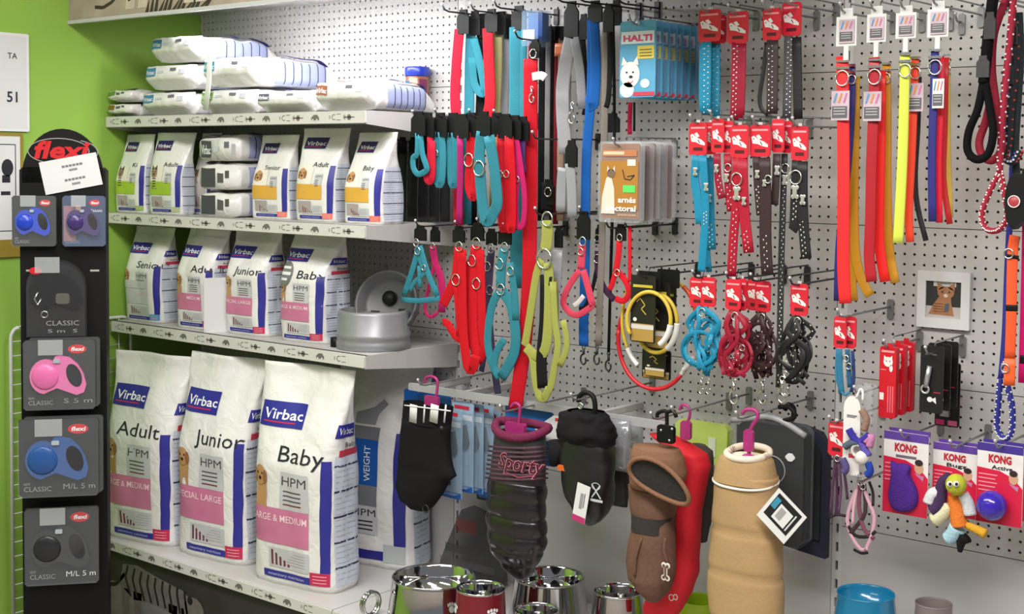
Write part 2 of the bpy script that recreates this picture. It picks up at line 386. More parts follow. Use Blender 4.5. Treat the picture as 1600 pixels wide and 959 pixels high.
for i in range(1, 9): y = ya + (yb2 - ya) * i / 9; mb.tube([(.003, y, zb), (.003, y, zt)], .0018, GW, 5)
for i in range(20): z = zb + .02 + i * .05; mb.tube([(0, ya, z), (0, yb2, z)], .0018, GW, 5)
mb.build('mesh_wire', gt)

# ================================================================ feed bags
BAGW = M((232, 230, 228), .3, var=.03, scale=9, coat=.3, name='bag_film')
_nt = BAGW.node_tree; _n = _nt.nodes.new('ShaderNodeTexNoise'); _n.inputs['Scale'].default_value = 16; _n.inputs['Detail'].default_value = 2; _n.inputs['Distortion'].default_value = 1.2
_tc = _nt.nodes.new('ShaderNodeTexCoord'); _nt.links.new(_tc.outputs['Object'], _n.inputs['Vector']); _bp = _nt.nodes.new('ShaderNodeBump'); _bp.inputs['Strength'].default_value = .45; _bp.inputs['Distance'].default_value = .012
_nt.links.new(_n.outputs['Fac'], _bp.inputs['Height']); _nt.links.new(_bp.outputs['Normal'], _nt.nodes['Principled BSDF'].inputs['Normal'])
LIGHTP = prt((196, 196, 200)); TAN = prt((196, 150, 102)); TAND = prt((150, 104, 66)); CREAM = prt((236, 229, 218)); REDP = prt((196, 40, 72)); BLUEP = prt((44, 44, 140)); PALEB = prt((206, 212, 226))
def even_ring(e, n):             # points spread evenly along a unit superellipse
    K = 4000; P = []
    for i in range(K):
        q = 2 * math.pi * i / K; c, sn = math.cos(q), math.sin(q); P.append((math.copysign(abs(c) ** (2 / e), c), math.copysign(abs(sn) ** (2 / e), sn)))
    L = [0]
    for i in range(K): L.append(L[-1] + math.dist(P[i], P[(i + 1) % K]))
    out = []; k = 0
    for j in range(n):
        t = L[-1] * j / n
        while L[k + 1] < t: k += 1
        f = (t - L[k]) / max(1e-9, L[k + 1] - L[k]); a, b = P[k % K], P[(k + 1) % K]; out.append((a[0] + (b[0] - a[0]) * f, a[1] + (b[1] - a[1]) * f))
    return out
class BagShape:
    def __init__(s, w, h, d, seed, amp=.006, n=4.2, taper=.55, lean=0.0):
        s.w, s.h, s.d, s.seed, s.amp, s.n, s.taper, s.lean = w, h, d, seed, amp, n, taper, lean
    def ab(s, v):
        t = v / s.h
        a = s.w / 2 * (1 - .05 * math.sin(math.pi * min(1, t * 1.1)) + (.0 if t < .7 else .10 * (t - .7) / .3)) * (.965 if t < .02 else 1)
        k = 1 if t < s.taper else max(0, 1 - ((t - s.taper) / (.955 - s.taper)) ** 1.35) if t < .955 else 0
        b = max(.004, s.d / 2 * k * (1 + .12 * math.sin(math.pi * min(1, t / .8)))) * (.93 if t < .02 else 1)
        return a, b
    def dz(s, u, v): return s.amp * (noise.noise(Vector((u * 9, v * 7, s.seed))) + .3 * noise.noise(Vector((u * 20, v * 12, s.seed + 9))))
    def pt(s, x, y, v):
        a, b = s.ab(v); fy = min(1, abs(y) / b); fx = min(1, abs(x) / a); t = v / s.h
        top = max(0, t - s.taper) / (1 - s.taper)
        x2 = x + math.copysign(fx ** 6 * s.dz(y * 1.7 + 3, v) * 1.2, x)
        y2 = y + math.copysign(fy * s.dz(x, v) * (1 if fy > .3 else 0), y) + top * .012 * math.sin(x * 22 + s.seed)
        return Vector((x2 + s.lean * t * t, y2 + .02 * top * top, v))
    def front(s, u, v, h):
        a, b = s.ab(v); q = min(.999, abs(u / a)); y = -b * (1 - q ** s.n) ** (1 / s.n); p = s.pt(u, y, v); p.y -= h * .6 + .0016; return p
    def side(s, u, v, h):            # the +x gusset, u runs from the front backwards
        a, b = s.ab(v); u = u * b / (s.d / 2); q = min(.999, abs(u / b)); x = a * (1 - q ** s.n) ** (1 / s.n); p = s.pt(x, u, v); p.x += h * .6 + .0016; return p
    def mesh(s, mat, n=76, m=56):
        mb = MB(); vs = []; RNG = even_ring(s.n, n)
        for i in range(m + 1):
            v = s.h * (i / m) ** .93 if i else 0; a, b = s.ab(v)
            for j in range(n):
                c, sn = RNG[j]; vs.append(s.pt(a * c, b * sn, v))
        fs = [(i * n + j, i * n + (j + 1) % n, (i + 1) * n + (j + 1) % n, (i + 1) * n + j) for i in range(m) for j in range(n)]
        fs += [tuple(range(n - 1, -1, -1)), tuple(range(m * n, (m + 1) * n))]
        return mb.add(vs, fs, mat, True)
def animal(p, u, v, s, kind, L=1):
    if kind == 'dog':
        c, d = TAN, TAND
    else: c, d = prt((150, 126, 104)), prt((70, 54, 46))
    p.poly([(u - .5 * s, v - 2.6 * s), (u + .8 * s, v - 2.6 * s), (u + .75 * s, v - .6 * s), (u - .45 * s, v - .6 * s)], c, L)
    p.disc(u, v, .72 * s, .8 * s, c, L + 1)
    if kind == 'dog': p.disc(u - .6 * s, v - .1 * s, .25 * s, .55 * s, d, L + 2); p.disc(u + .62 * s, v - .1 * s, .25 * s, .55 * s, d, L + 2)
    else:
        for q in (-1, 1): p.poly([(u + q * .65 * s, v + .3 * s), (u + q * .1 * s, v + .6 * s), (u + q * .55 * s, v + 1.2 * s)], d, L + 2)
        for k in range(4): p.rect(u - .3 * s, v - (1 + .4 * k) * s, u + .5 * s, v - (.85 + .4 * k) * s, d, L + 2)
    for q in (-1, 1): p.disc(u + q * .28 * s, v + .15 * s, .09 * s, .1 * s, INK, L + 3, 8)
    p.disc(u, v - .25 * s, .2 * s, .15 * s, INK, L + 3, 8)
def food_bag(label, loc, rz, w, h, d, seed, title, band, bandtxt, corner, kind='dog', small=False, grey=None, taper=.55, lean=0.0, group=None, title_u=None, vert=None):
    B = BagShape(w, h, d, seed, .006 if small else .010, taper=taper, lean=lean)
    t = thing('feed_bag', label, 'feed bag', loc, rz, group)
    B.mesh(BAGW).build('bag_body', t)
    U = lambda f: -w / 2 + w * f; V = lambda f: h * f
    p = Print(B.front, w / 22)
    BP = BLUEP
    if not vert:
        b0, b1, c0, c1 = (.06, .58, .72, .83) if not small else (.10, .58, .78, .9)
        p.rect(U(b0), V(c0), U(b1), V(c1), BP if not small else NAVY, 1)
        p.text('Virbac', U(b0 + .04), V(c0 + .035), h * .062, WHITE, 2, width=w * (b1 - b0 - .06), bold=.015)
        p.rect(U(b0 + .05), V(c0 + .018), U(b1 - .1), V(c0 + .024), REDP, 2)
        p.text(title, U(title_u if title_u is not None else (.30 if not small else .5)), V(.575 if not small else .585), h * (.1 if not small else .075), INK, 1, width=w * (min(.62, .13 * len(title)) if not small else .075 * len(title)))
        if small: p.rect(U(.05), V(.4), U(.5), V(.6), CREAM, 0)
        animal(p, U(.16 if not small else .25), V(.5 if not small else .51), w * (.12 if not small else .13), kind, 1)
        p.rect(U(.42 if not small else .58), V(.36 if not small else .39), U(.76), V(.53 if not small else .51), LIGHTP, 1)
        p.text('HPM', U(.59 if not small else .67), V(.47), h * (.06 if not small else .035), prt((70, 70, 74)), 2, width=w * (.3 if not small else .15), al='c')
        for k in range(4): p.rect(U(.46 if not small else .6), V(.38 + k * .02), U(.68 + .0 * k), V(.387 + k * .02), prt((120, 60, 70)) if k == 0 else prt((90, 90, 92)), 2)
        p.rect(U(.03), V(.195 if not small else .24), U(.76), V(.36 if not small else .4), prt(band), 0)
        if bandtxt: p.text(bandtxt, U(.74), V(.30 if not small else .34), h * .045, prt((246, 214, 226)), 3, al='r', width=w * min(.68, .055 * len(bandtxt)), bold=.01)
        p.rect(U(.27), V(.085), U(.76), V(.175), LIGHTP, 1)
        for k in range(5): p.rect(U(.3 + k * .05), V(.095), U(.325 + k * .05), V(.165 - k * .014), prt((110, 44, 54)), 2)
        for k in range(5): p.rect(U(.45 + .03 * k), V(.105 + k * .013), U(.72), V(.107 + k * .013), prt((150, 150, 152)), 2)
        p.rect(U(.2), V(.035), U(.77), V(.068), BP, 1); p.text('veterinary nutrition', U(.25), V(.045), h * .02, prt((190, 190, 230)), 2, width=w * .45)
        p.rect(U(.77), V(.035), U(.955), V(.095), prt(corner), 2)
        for k in range(3): p.rect(U(.80), V(.048 + k * .015), U(.93), V(.052 + k * .015), prt((240, 170, 180)), 3)
        p.rect(U(.875), V(.095), U(.955), V(.60), BP, 1)
        if small: p.rect(U(.18), V(.1), U(.5), V(.22), prt((170, 160, 158)), 2)
        if grey: p.rect(U(.05), V(.36), U(.7), V(.44), prt(grey), 4)
    else:
        p.rect(U(.28), V(.30), U(.62), V(.68), prt((120, 122, 128)), 1); p.rect(U(.28), V(.40), U(.62), V(.62), prt((24, 88, 168)), 2)
        p.text(vert, U(.53), V(.42), h * .05, WHITE, 3, width=h * .17, rot=math.pi / 2)
        p.poly([(U(.3), V(.69)), (U(.55), V(.69)), (U(.57), V(.74)), (U(.66), V(.79)), (U(.6), V(.81)), (U(.5), V(.77)), (U(.3), V(.74))], prt((150, 150, 156)), 1)
        p.rect(U(.3), V(.16), U(.62), V(.30), LIGHTP, 1); p.text('HPM', U(.46), V(.25), h * .05, INK, 2, width=w * .28, al='c')
        for k in range(3): p.rect(U(.34), V(.18 + k * .02), U(.56), V(.187 + k * .02), INK, 2)
        p.rect(U(.1), V(.04), U(.68), V(.085), BP, 1); p.rect(U(.68), V(.035), U(.92), V(.12), prt((184, 190, 190)), 2); p.rect(U(.8), V(.12), U(.92), V(.66), BP, 1)
    p.build('front_print', t)
    D = d * .8; q = Print(B.side, d / 12)
    S = lambda f: -D / 2 + D * f
    if not small or True:
        q.rect(S(.12), V(.03), S(.95), V(.62), PALEB if not vert else prt((200, 212, 228)), 0)
        for k in range(5): q.rect(S(.12), V(.11 + k * .115), S(.97), V(.119 + k * .115), prt((54, 56, 86)), 1)
        for k in range(22): q.rect(S(.16), V(.06 + k * .0245), S(.88 - .1 * (k % 3)), V(.064 + k * .0245), prt((176, 180, 196)), 1)
        if not small and not vert:
            q.rect(S(.2), V(.615), S(.95), V(.645), prt((196, 60, 84)), 2); q.rect(S(.05), V(.70), S(.8), V(.76), BP, 2)
            q.text('Virbac', S(.1), V(.715), h * .045, WHITE, 3, width=D * .6); q.text(title, S(.4), V(.655), h * .03, INK, 3, width=D * .5)
    q.build('side_print', t)
    return t
PINK = (206, 122, 158)
def floor_bag(label, x, y, rz, w, h, d, seed, title, bt, tu):      # x, y: pixel of the front left foot on the base shelf
    f = atZ(x, y, ZB); c = f + Matrix.Rotation(rz, 3, 'Z') @ Vector((w / 2 - .034, d / 2 - .004, 0)); c.z = ZB
    food_bag(label, c, rz, w, h, d, seed, title, PINK, bt, (196, 40, 84), title_u=tu)
floor_bag('large white dog feed bag titled Adult with a pink band', 172, 838, .16, .325, .655, .16, 3, 'Adult', 'LARGE & MEDIUM', .24)
floor_bag('large white dog feed bag titled Junior with a pink band', 284, 864, .10, .325, .68, .15, 5, 'Junior', 'SPECIAL LARGE', .34)
floor_bag('large white dog feed bag titled Baby with a pink band', 403, 905, .12, .34, .692, .165, 8, 'Baby', 'LARGE & MEDIUM', .38)
food_bag('large white feed bag with a blue upright panel reading weight', (-1.80, -.105, ZB), .2, .33, .685, .15, 11, '', PINK, '', (0, 0, 0), vert='WEIGHT')
def shelf_bag(label, x, z, w, h, d, rz, yf, **k):          # x: pixel of the front left foot
    p = at(x, 330 if z > 1.3 else 520, yf); p.x = max(p.x, XL + .012)
    c = Vector((p.x, yf, z)) + Matrix.Rotation(rz, 3, 'Z') @ Vector((w / 2, d / 2, 0))
    return food_bag(label, c, rz, w, h, d, **k)
shelf_bag('medium dog feed bag titled Senior with a pale grey band', 192, Z3, .205, .345, .12, .05, -.385, seed=21, title='Senior', band=(205, 205, 210), bandtxt='LARGE', corner=(84, 150, 205), title_u=.42, grey=(206, 206, 210))
shelf_bag('medium dog feed bag titled Adult with a pink band', 272, Z3, .2, .35, .11, .05, -.385, seed=23, title='Adult', band=PINK, bandtxt='MEDIUM', corner=(190, 50, 84), title_u=.5)
shelf_bag('medium dog feed bag titled Junior with a pink band', 348, Z3, .205, .36, .13, .04, -.37, seed=27, title='Junior', band=PINK, bandtxt='SPECIAL LARGE', corner=(190, 50, 84), title_u=.3)
bb = shelf_bag('medium dog feed bag titled Baby with a round silver sticker', 433, Z3, .21, .365, .15, .02, -.36, seed=31, title='Baby', band=PINK, bandtxt='LARGE & MEDIUM', corner=(190, 50, 84), title_u=.48)
B = BagShape(.21, .365, .15, 31, .010); p = Print(B.front, .01); SIL = M((150, 150, 152), .3, .5, var=.1, name='silver_foil')
p.disc(-.062, .222, .036, .04, SIL, 5, 24); p.rect(-.085, .238, -.04, .246, WHITE, 6).rect(-.092, .218, -.034, .228, WHITE, 6).rect(-.08, .2, -.046, .208, WHITE, 6)
p.build('round_sticker', bb)
card = MB().box((0, 0, .09), (.105, .004, .195), PAPER, bev=.003).build('blank_card', None, Vector((-2.331, -.366, Z3)), 1.2); card.location.z = Z3; tag(card, 'blank white card propped between two medium feed bags', 'card')
YEL, LIM = (224, 172, 72), (164, 196, 60)
shelf_bag('small cat feed bag with a lime band beside the wall', 178, Z2, .165, .285, .08, .06, -.405, seed=41, title='Ki', band=LIM, bandtxt='', corner=(140, 186, 84), kind='cat', small=True, title_u=.62, taper=.4)
shelf_bag('small cat feed bag titled Adult with a lime band', 230, Z2, .175, .29, .08, .06, -.40, seed=43, title='Adult', band=LIM, bandtxt='', corner=(170, 200, 140), kind='cat', small=True, title_u=.5, taper=.4)
shelf_bag('small feed bag titled Senior with a yellow band', 390, Z2, .18, .28, .08, .03, -.36, seed=47, title='Senior', band=YEL, bandtxt='', corner=(226, 120, 100), small=True, title_u=.36, taper=.4)
shelf_bag('small feed bag titled Adult with a yellow band', 458, Z2, .18, .3, .1, .02, -.37, seed=51, title='Adult', band=YEL, bandtxt='', corner=(226, 120, 100), small=True, title_u=.45, taper=.4)
shelf_bag('small feed bag titled Baby with a yellow band', 533, Z2, .165, .285, .125, .02, -.37, seed=53, title='Baby', band=YEL, bandtxt='', corner=(226, 110, 84), small=True, title_u=.5, taper=.4)

# bags that lie flat: the end looks to the aisle, the long side to +x
def lying_bag(label, loc, rz, w, L, h, seed, ink, name='', lines=6, flap=True, blank=False):
    t = thing('lying_feed_bag', label, 'feed bag', loc, rz)
    mb = MB(); secs = []; n = 36; m = 22
    def pt(x, z, y):
        f = y / L; k = min(1, .9 + .8 * f); k *= 1 if f < .72 else 1 - .6 * ((f - .72) / .28) ** 1.5
        hh = h / 2 * k
        d = .007 * noise.noise(Vector((x * 14, y * 11, seed))) + .006 * noise.noise(Vector((z * 30, y * 20, seed + 5)))
        return Vector((x * (1 + d) * (1 - .12 * max(0, f - .7) / .3), y, max(0.001, hh + z * k + d * (1 if z > 0 else .2))))
    e = 4.6; RNG = even_ring(e, n)
    for i in range(m + 1):
        y = L * i / m
        for j in range(n): secs.append(pt(w / 2 * RNG[j][0], h / 2 * RNG[j][1], y))
    fs = [(i * n + (j + 1) % n, i * n + j, (i + 1) * n + j, (i + 1) * n + (j + 1) % n) for i in range(m) for j in range(n)] + [tuple(range(n)), tuple(range((m + 1) * n - 1, m * n - 1, -1))]
    mb.add(secs, fs, BAGW, True); mb.build('bag_body', t)
    FA, FB = (-.042, h * .93), (-.05, h * .46)           # the folded end: upright upper panel from FA down to FB
    if flap:
        mb = MB(); K = 14; vs = []
        for i in range(K + 1):
            x = -w * .46 + w * .92 * i / K; q = .004 * noise.noise(Vector((x * 30, seed, 1))); e2 = .012 * (abs(2 * i / K - 1)) ** 3
            vs += [(x, .004, h * .97), (x, FA[0] + q + e2, FA[1] + q), (x, FB[0] + q + e2, FB[1] + q), (x, FB[0] + .006 + e2, FB[1] - .008 + q), (x, -.014 + q * 2, h * .22 + q * 2), (x, .004, h * .05)]
        mb.add(vs, [(i * 6 + a, i * 6 + a + 1, i * 6 + a + 7, i * 6 + a + 6) for i in range(K) for a in range(5)] + [(5, 4, 3, 2, 1, 0), tuple(K * 6 + a for a in range(6))], BAGW, True); mb.build('folded_end', t)
    p = Print(lambda u, v, hh: pt(u, h / 2 * .999, v) + Vector((0, 0, .0018 + hh)), .02)
    if not blank:
        p.rect(-w * .45, L * .02, -w * .12, L * .16, prt(ink), 0); p.text('Virbac', -w * .42, L * .05, L * .07, WHITE, 1, width=w * .28, bold=.02)
        p.rect(w * .1, L * .1, w * .3, L * .13, INK, 1)
        p.rect(w * .36, L * .25, w * .46, L * .85, BLUEP, 1)
    else: p.rect(-w * .42, L * .04, -w * .2, L * .2, prt(ink), 0); p.rect(-w * .1, L * .06, w * .1, L * .12, prt((70, 70, 70)), 0)
    p.build('top_print', t)
    def sd(u, v, hh):
        q = min(.99, abs(v * 2 / h - 1)); x = w / 2 * (1 - q ** e) ** (1 / e); r = pt(x, (v - h / 2), u); r.x += .0016 + hh; return r
    q = Print(sd, .010); q.rect(L * .16, h * .1, L * .78, h * .88, prt((164, 172, 212)), 0)
    for k in range(lines): a = L * (.26 + .1 * k); q.rect(a, h * .12, a + .0035, h * .86, INK, 1)
    q.build('side_print', t)
    def slope(u, v, hh):
        if not flap: r = pt(u, v * h - h / 2, 0); r.y -= .001 + hh; return r
        r = Vector((u, FA[0] + (FB[0] - FA[0]) * (1 - v), FA[1] + (FB[1] - FA[1]) * (1 - v))); e3 = .012 * min(1, abs(u) / (w * .46)) ** 3; q3 = .004 * noise.noise(Vector((u * 30, seed, 1))); return r + Vector((0, e3 + q3 - .0016 - hh, q3))
    g = Print(slope, .012)
    if not blank:
        g.rect(-w * .45, .15, -w * .2, .85, prt(ink), 0); g.text('Virbac', -w * .44, .3, .5, WHITE, 1, width=w * .23, bold=.02); g.rect(-w * .15, .4, -w * .02, .6, prt((196, 204, 214))); g.rect(w * .12, .55, w * .24, .8, prt((110, 110, 122))); g.rect(w * .3, .3, w * .4, .7, prt((190, 190, 200)))
    else: g.rect(-w * .45, .1, -w * .1, .9, prt(ink), 0); g.rect(-w * .05, .3, w * .1, .7, prt((90, 90, 90)), 0); g.rect(w * .14, .5, w * .24, .8, prt((90, 90, 90)), 0)
    g.build('end_print', t)
    return t
TEAL, SKY = (52, 140, 156), (60, 132, 178)
def lay(label, x, yb, z, w, L, h, seed, ink, yf=-.39, rz=.03, **k):
    p = at(x, yb, yf); p.x = max(p.x, XL + .014); return lying_bag(label, Vector((p.x + w / 2 * math.cos(rz), yf, z)), rz, w, L, h, seed, ink, **k)
lay('thin lying bag with a brown end print, lowest beside the green wall', 172, 178, Z1, .15, .3, .045, 61, (128, 100, 36), blank=True)
lay('thin lying bag with a green end print stacked beside the green wall', 180, 150, Z1 + .0515, .15, .3, .042, 62, (96, 140, 58), blank=True)
lay('lying white feed bag with a blue brand under the stack', 236, 172, Z1, .255, .33, .082, 63, SKY)
lay('lying white feed bag with a lime brand in the bottom layer', 326, 172, Z1, .265, .33, .082, 64, (126, 182, 74))
lay('lying white feed bag with a dark brand in the bottom layer', 414, 172, Z1, .25, .33, .07, 65, (84, 84, 96))
lay('lying white feed bag with a brown brand and pale blue lined side', 505, 170, Z1, .235, .29, .092, 66, (150, 84, 56))
lay('lying white feed bag with a blue brand in the middle layer', 240, 128, Z1 + .088, .25, .33, .088, 67, SKY)
lay('lying white feed bag with a teal brand and lined side in the middle layer', 330, 128, Z1 + .088, .26, .375, .10, 68, TEAL)
lay('lying white feed bag with a blue brand on top of the whole stack', 250, 84, Z1 + .182, .24, .375, .09, 69, SKY)
ws = MB().ribbon([at(331, 76, -.40), at(328, 80, -.45), at(326, 130, -.452), at(321, 172, -.450)], .026, .003, M((242, 242, 242), .35, var=.02, name='white_band')).build('plastic_band'); tag(ws, 'white plastic band hanging over the stack of lying bags', 'band')

# three flat pouches stacked on the second shelf, with the crumpled bag beside them
for k, (yb, zz, lab) in enumerate(((334, 0, 'lowest of the three silver white pouches stacked flat between small bags'), (287, .093, 'middle one of the three silver white pouches stacked flat'), (245, .19, 'topmost silver white pouch of the flat stack under the shelf'))):
    p = at(303, 330, -.38)
    lying = lying_bag(lab, Vector((p.x + .14, -.38, Z2 + zz)), .04, .205, .26, .09, 80 + k, (70, 70, 76), lines=2, flap=False, blank=k < 2)
pc = at(283, 335, -.36); food_bag('crumpled small white bag wedged behind the pouch stack', Vector((pc.x + .022, -.262, Z2)), .06, .1, .29, .06, 90, '', (214, 206, 202), '', (214, 214, 214), 'cat', True, taper=.35)

# ================================================================ things on the shelves
f0 = atZ(578, 548, Z3); fl = thing('pet_fountain', 'silver grey round drinking fountain with a tilted bowl lid', 'fountain', (-1.672, -.275, Z3), .0)
SG = M((148, 148, 152), .38, .35, var=.04, name='silver_plastic'); SGD = M((96, 96, 98), .45, .2, var=.04, name='dark_grey_plastic')
R = .118
MB().lathe([(R * .97, 0), (R, .004), (R, .022), (R * .985, .026), (R * .985, .034), (R, .038), (R, .05), (R * .97, .054), (R * .965, .112), (R * .93, .121), (R * .86, .122), (R * .84, .11), (0, .108)], SG, 48).build('base_tub', fl)
MB().tube([(-R * .83, -R * .58, .0), (-R * .83, -R * .58, .03)], [.019, .019], BLACK, 12).build('cord_opening', fl)
lid = MB().lathe([(.0, .014), (.07, .012), (.085, .02), (.098, .05), (.105, .052), (.108, .046), (.106, .022), (.09, .0), (0, 0)], SGD, 40)
lo = lid.build('lid_bowl', fl, (.005, .075, .128), rot=(math.radians(72), 0, math.radians(22)))
MB().lathe([(0, .042), (.018, .04), (.024, .028), (.024, .012)], BLACK, 20, (0, .02, 0)).build('spout', lo)
for sx, sy in ((-.045, -.03), (.05, -.02)): MB().box((sx, sy, .018), (.03, .014, .012), BLACK, bev=.003).build('suction_foot', lo)
MB().tube([(-.03, .1, .09), (-.05, .105, .255)], .005, SGD).build('rear_strut', fl)
tb = thing('treat_tub', 'small round treat tub with a blue lid beside the lying bags', 'tub', at(652, 140, -.045)); tb.location.z = Z1
MB().lathe([(.037, 0), (.039, .004), (.039, .13), (.036, .133)], M((150, 96, 70), .3, var=.5, scale=30, name='printed_tub'), 28).build('tub_body', tb)
MB().lathe([(.041, .127), (.042, .131), (.042, .153), (.039, .158), (0, .158)], pla((38, 56, 168)), 28).build('lid', tb)
pr = Print(lambda u, v, h: (math.sin(u / .039) * (.0396 + h), -math.cos(u / .039) * (.0396 + h), v * 1.5), .01)
pr.rect(-.05, .01, .0, .075, prt((60, 120, 160)), 0); pr.rect(.012, .0, .03, .08, prt((232, 170, 150)), 1); pr.rect(.035, .01, .065, .078, prt((120, 44, 80)), 0); pr.disc(-.02, .04, .016, .02, prt((198, 140, 104)), 1); pr.build('label_print', tb)

# ================================================================ lead stand in front of the green wall
SA = math.radians(52)                                  # the stand's front looks this way round from -Y
SN = Vector((math.sin(SA), -math.cos(SA), 0)); SX = Vector((math.cos(SA), math.sin(SA), 0))
s0 = atX(96, 700, XL); sd = (CAM - s0).normalized(); SP = s0 + sd * .50
def st(x, y, off=0.0):                                 # pixel -> stand coordinates (u, v) on its front plane
    q = atP(x, y, SP + SN * off, SN); d = q - Vector((SP.x, SP.y, 0)); return d.dot(SX), q.z
stand = thing('display_stand', 'tall black floor stand with a round topped sign holding packed dog leads', 'display stand', (SP.x, SP.y, 0), SA)
SB = M((11, 11, 12), .6, var=.1, spec=.25, name='stand_board')
u0, v0 = st(30, 262); u1, v1 = st(165, 262); uc = (u0 + u1) / 2; hw = (u1 - u0) / 2; vt = st(97, 201)[1]
MB().box((uc, .06, (v1) / 2), (hw * 2, .12, v1), SB, bev=.01).build('pillar', stand)
MB().box((uc, .07, .02), (hw * 2 + .06, .3, .04), SB, bev=.01).build('foot', stand)
ar = [(uc - hw * .94, v1 - .05)] + [(uc + hw * .94 * math.cos(math.pi - math.pi * i / 20), v1 - .03 + (vt - v1 + .03) * math.sin(math.pi * i / 20)) for i in range(21)] + [(uc + hw * .94, v1 - .05)]
MB().prism(ar, .0, .03, SB).build('sign_board', stand)
pr = Print(flat(0.0)); LG = prt((150, 150, 150)); RED = prt((206, 22, 32)); vm = st(97, 236)[1]
pr.oval(uc - .012, vm, hw * .72, .042, .003, LG); pr.oval(uc + .012, vm - .002, hw * .74, .042, .003, LG, 0, a0=-1.1, a1=1.1)
pr.text('flexi', uc - .01, vm - .022, .075, RED, 1, al='c', width=hw * 1.25, bold=.035, shear=.25); pr.build('brand_print', stand)
nc = st(111, 271); mb = MB().box((0, 0, 0), (.178, .002, .105), PAPER); no = mb.build('paper_note', stand, (nc[0], -.004, nc[1]), rot=(0, -.2, 0))
pr = Print(flat(-.001)); GI = prt((120, 118, 122))
for yy, ww in ((.022, .066), (.008, .026), (-.022, .066), (-.037, .026)):
    for q in range(6): pr.rect(.01 - ww / 2 + ww * q / 6, yy, .01 - ww / 2 + ww * (q + .8) / 6, yy + .007, GI)
pr.build('note_print', no)
for k, x in enumerate((48, 116, 148)):
    a = st(x, 424); Print(flat(0)).rect(a[0] - .014, a[1], a[0] + .014, a[1] + .006, prt((170, 170, 160))).build('price_print', stand)

def lead_shape(w, h):      # retractable lead: round drum with a looped handle to the right
    P = []
    for i in range(13): a = math.radians(60 + 17 * i); P.append((-w * .22 + w * .27 * math.cos(a), .0 + h * .40 * math.sin(a)))
    P += [(-w * .02, -h * .27), (w * .12, -h * .34), (w * .32, -h * .44), (w * .45, -h * .38), (w * .49, -h * .2), (w * .44, .05 * h), (w * .34, h * .27), (w * .2, h * .43), (w * .02, h * .48), (-w * .05, h * .46)]
    return P
def lead_pack(label, x0, yt, x1, yb, off, color, sizes, flag, n=1, tape=True, photo=False):
    cu, cv = st((x0 + x1) / 2, (yt + yb) / 2, off); a = st(x0, yt, off); b = st(x1, yb, off); w = b[0] - a[0]; h = a[1] - b[1]
    off += .03 if n > 1 else 0
    q = Vector((SP.x, SP.y, 0)) + SX * cu + SN * off
    for k in range(n):
        t = thing('lead_pack', label if k == 0 else label + ', packed behind', 'dog lead', q - SN * (.026 * k) + SX * (.012 * k) + Vector((0, 0, cv + .004 * k)), SA)
        MB().box((0, .02, 0), (w, .003, h), M((34, 34, 35), .5, var=.1, name='backing_card') if not photo else M((48, 66, 104), .5, var=.2, scale=12, name='photo_card'), bev=.006).build('backing_card', t)
        MB().box((0, .008, 0), (w, .022, h), clear(a=.08, r=.05), bev=.008).build('blister', t)
        if k: continue
        cm = pla(color, .28) if color else clear((205, 205, 215), .35)
        ox, oz = -w * .02, -h * .02; lw, lh = w * .8, h * .62
        sh = [(ox + p[0] * lw / 1.0, oz + p[1] * lh) for p in lead_shape(1, 1)]
        MB().prism(sh, -.002, .016, cm).build('lead_body', t)
        MB().lathe([(0, .001), (lw * .2, .001), (lw * .235, -.004), (lw * .235, -.008)], cm, 24).build('drum_cover', t, (ox - lw * .22, -.0075, oz), rot=(math.radians(90), 0, 0))
        hole = [(ox + lw * (.28 + .13 * math.cos(6.283 * i / 16) * (1 if True else 0)) + lw * .05 * math.sin(6.283 * i / 16) * -1, oz + lh * (.02 + .27 * math.sin(6.283 * i / 16))) for i in range(16)]
        MB().prism(hole, -.003, .0165, M((52, 52, 56), .5, var=.05, name='handle_hole')).build('handle_opening', t)
        MB().box((ox - lw * .02, -.004, oz + lh * .36), (lw * .12, .006, lh * .09), M((190, 200, 210), .2, .3, var=.02, name='button'), bev=.002).build('brake_button', t)
        p = Print(flat(.0185)); p.disc(w * .24, h * .36, w * .13, h * .065, RED, 0, 20); p.text('flexi', w * .24, h * .335, h * .075, WHITE, 1, al='c', width=w * .18, bold=.03, shear=.2)
        p.text('NEW', -w * .44, -h * .36, h * .05, LG, 0, width=w * .08); p.text('CLASSIC', -w * .44, -h * .44, h * .09, LG, 0, width=w * .34)
        if sizes: p.text(sizes, w * .45, -h * .42, h * .1, WHITE if flag else LG, 0, al='r', width=w * .4)
        if photo: p.disc(-w * .15, h * .2, w * .1, h * .12, prt((206, 176, 150)), 0); p.rect(-w * .48, -h * .4, -w * .2, h * .3, prt((150, 110, 120)), 0); p.text('Classic', w * .42, h * .18, h * .09, WHITE, 1, al='r', width=w * .34)
        p.build('card_print', t)
        if tape: MB().box((-w * .12, -.004, h * .4), (w * .34, .0015, h * .22), clear((215, 220, 222), .32, .3)).build('price_tab', t)
        MB().tube([(-w * .02, .02, h * .47), (-w * .02, .06, h * .47)], .002, DWIRE).build('wire_eyelet', t)
lead_pack('blue dog lead in a small clear blister, top of stand', 17, 306, 88, 385, .05, (34, 66, 190), '', False)
lead_pack('purple dog lead in a blister with a photo card', 97, 306, 165, 385, .05, (66, 48, 110), '', False, photo=True)
lead_pack('pink dog lead in a clear blister on the black stand', 38, 531, 151, 636, .05, (224, 112, 170), 'S 5 m', False, n=2)
lead_pack('blue dog lead in a large clear blister on the black stand', 30, 655, 156, 770, .07, (40, 84, 150), 'M/L 5 m', False, n=2)
lead_pack('clear and black dog lead in a blister, lowest of the stand', 38, 797, 155, 910, .05, (40, 40, 44), 'M/L 5 m', True)
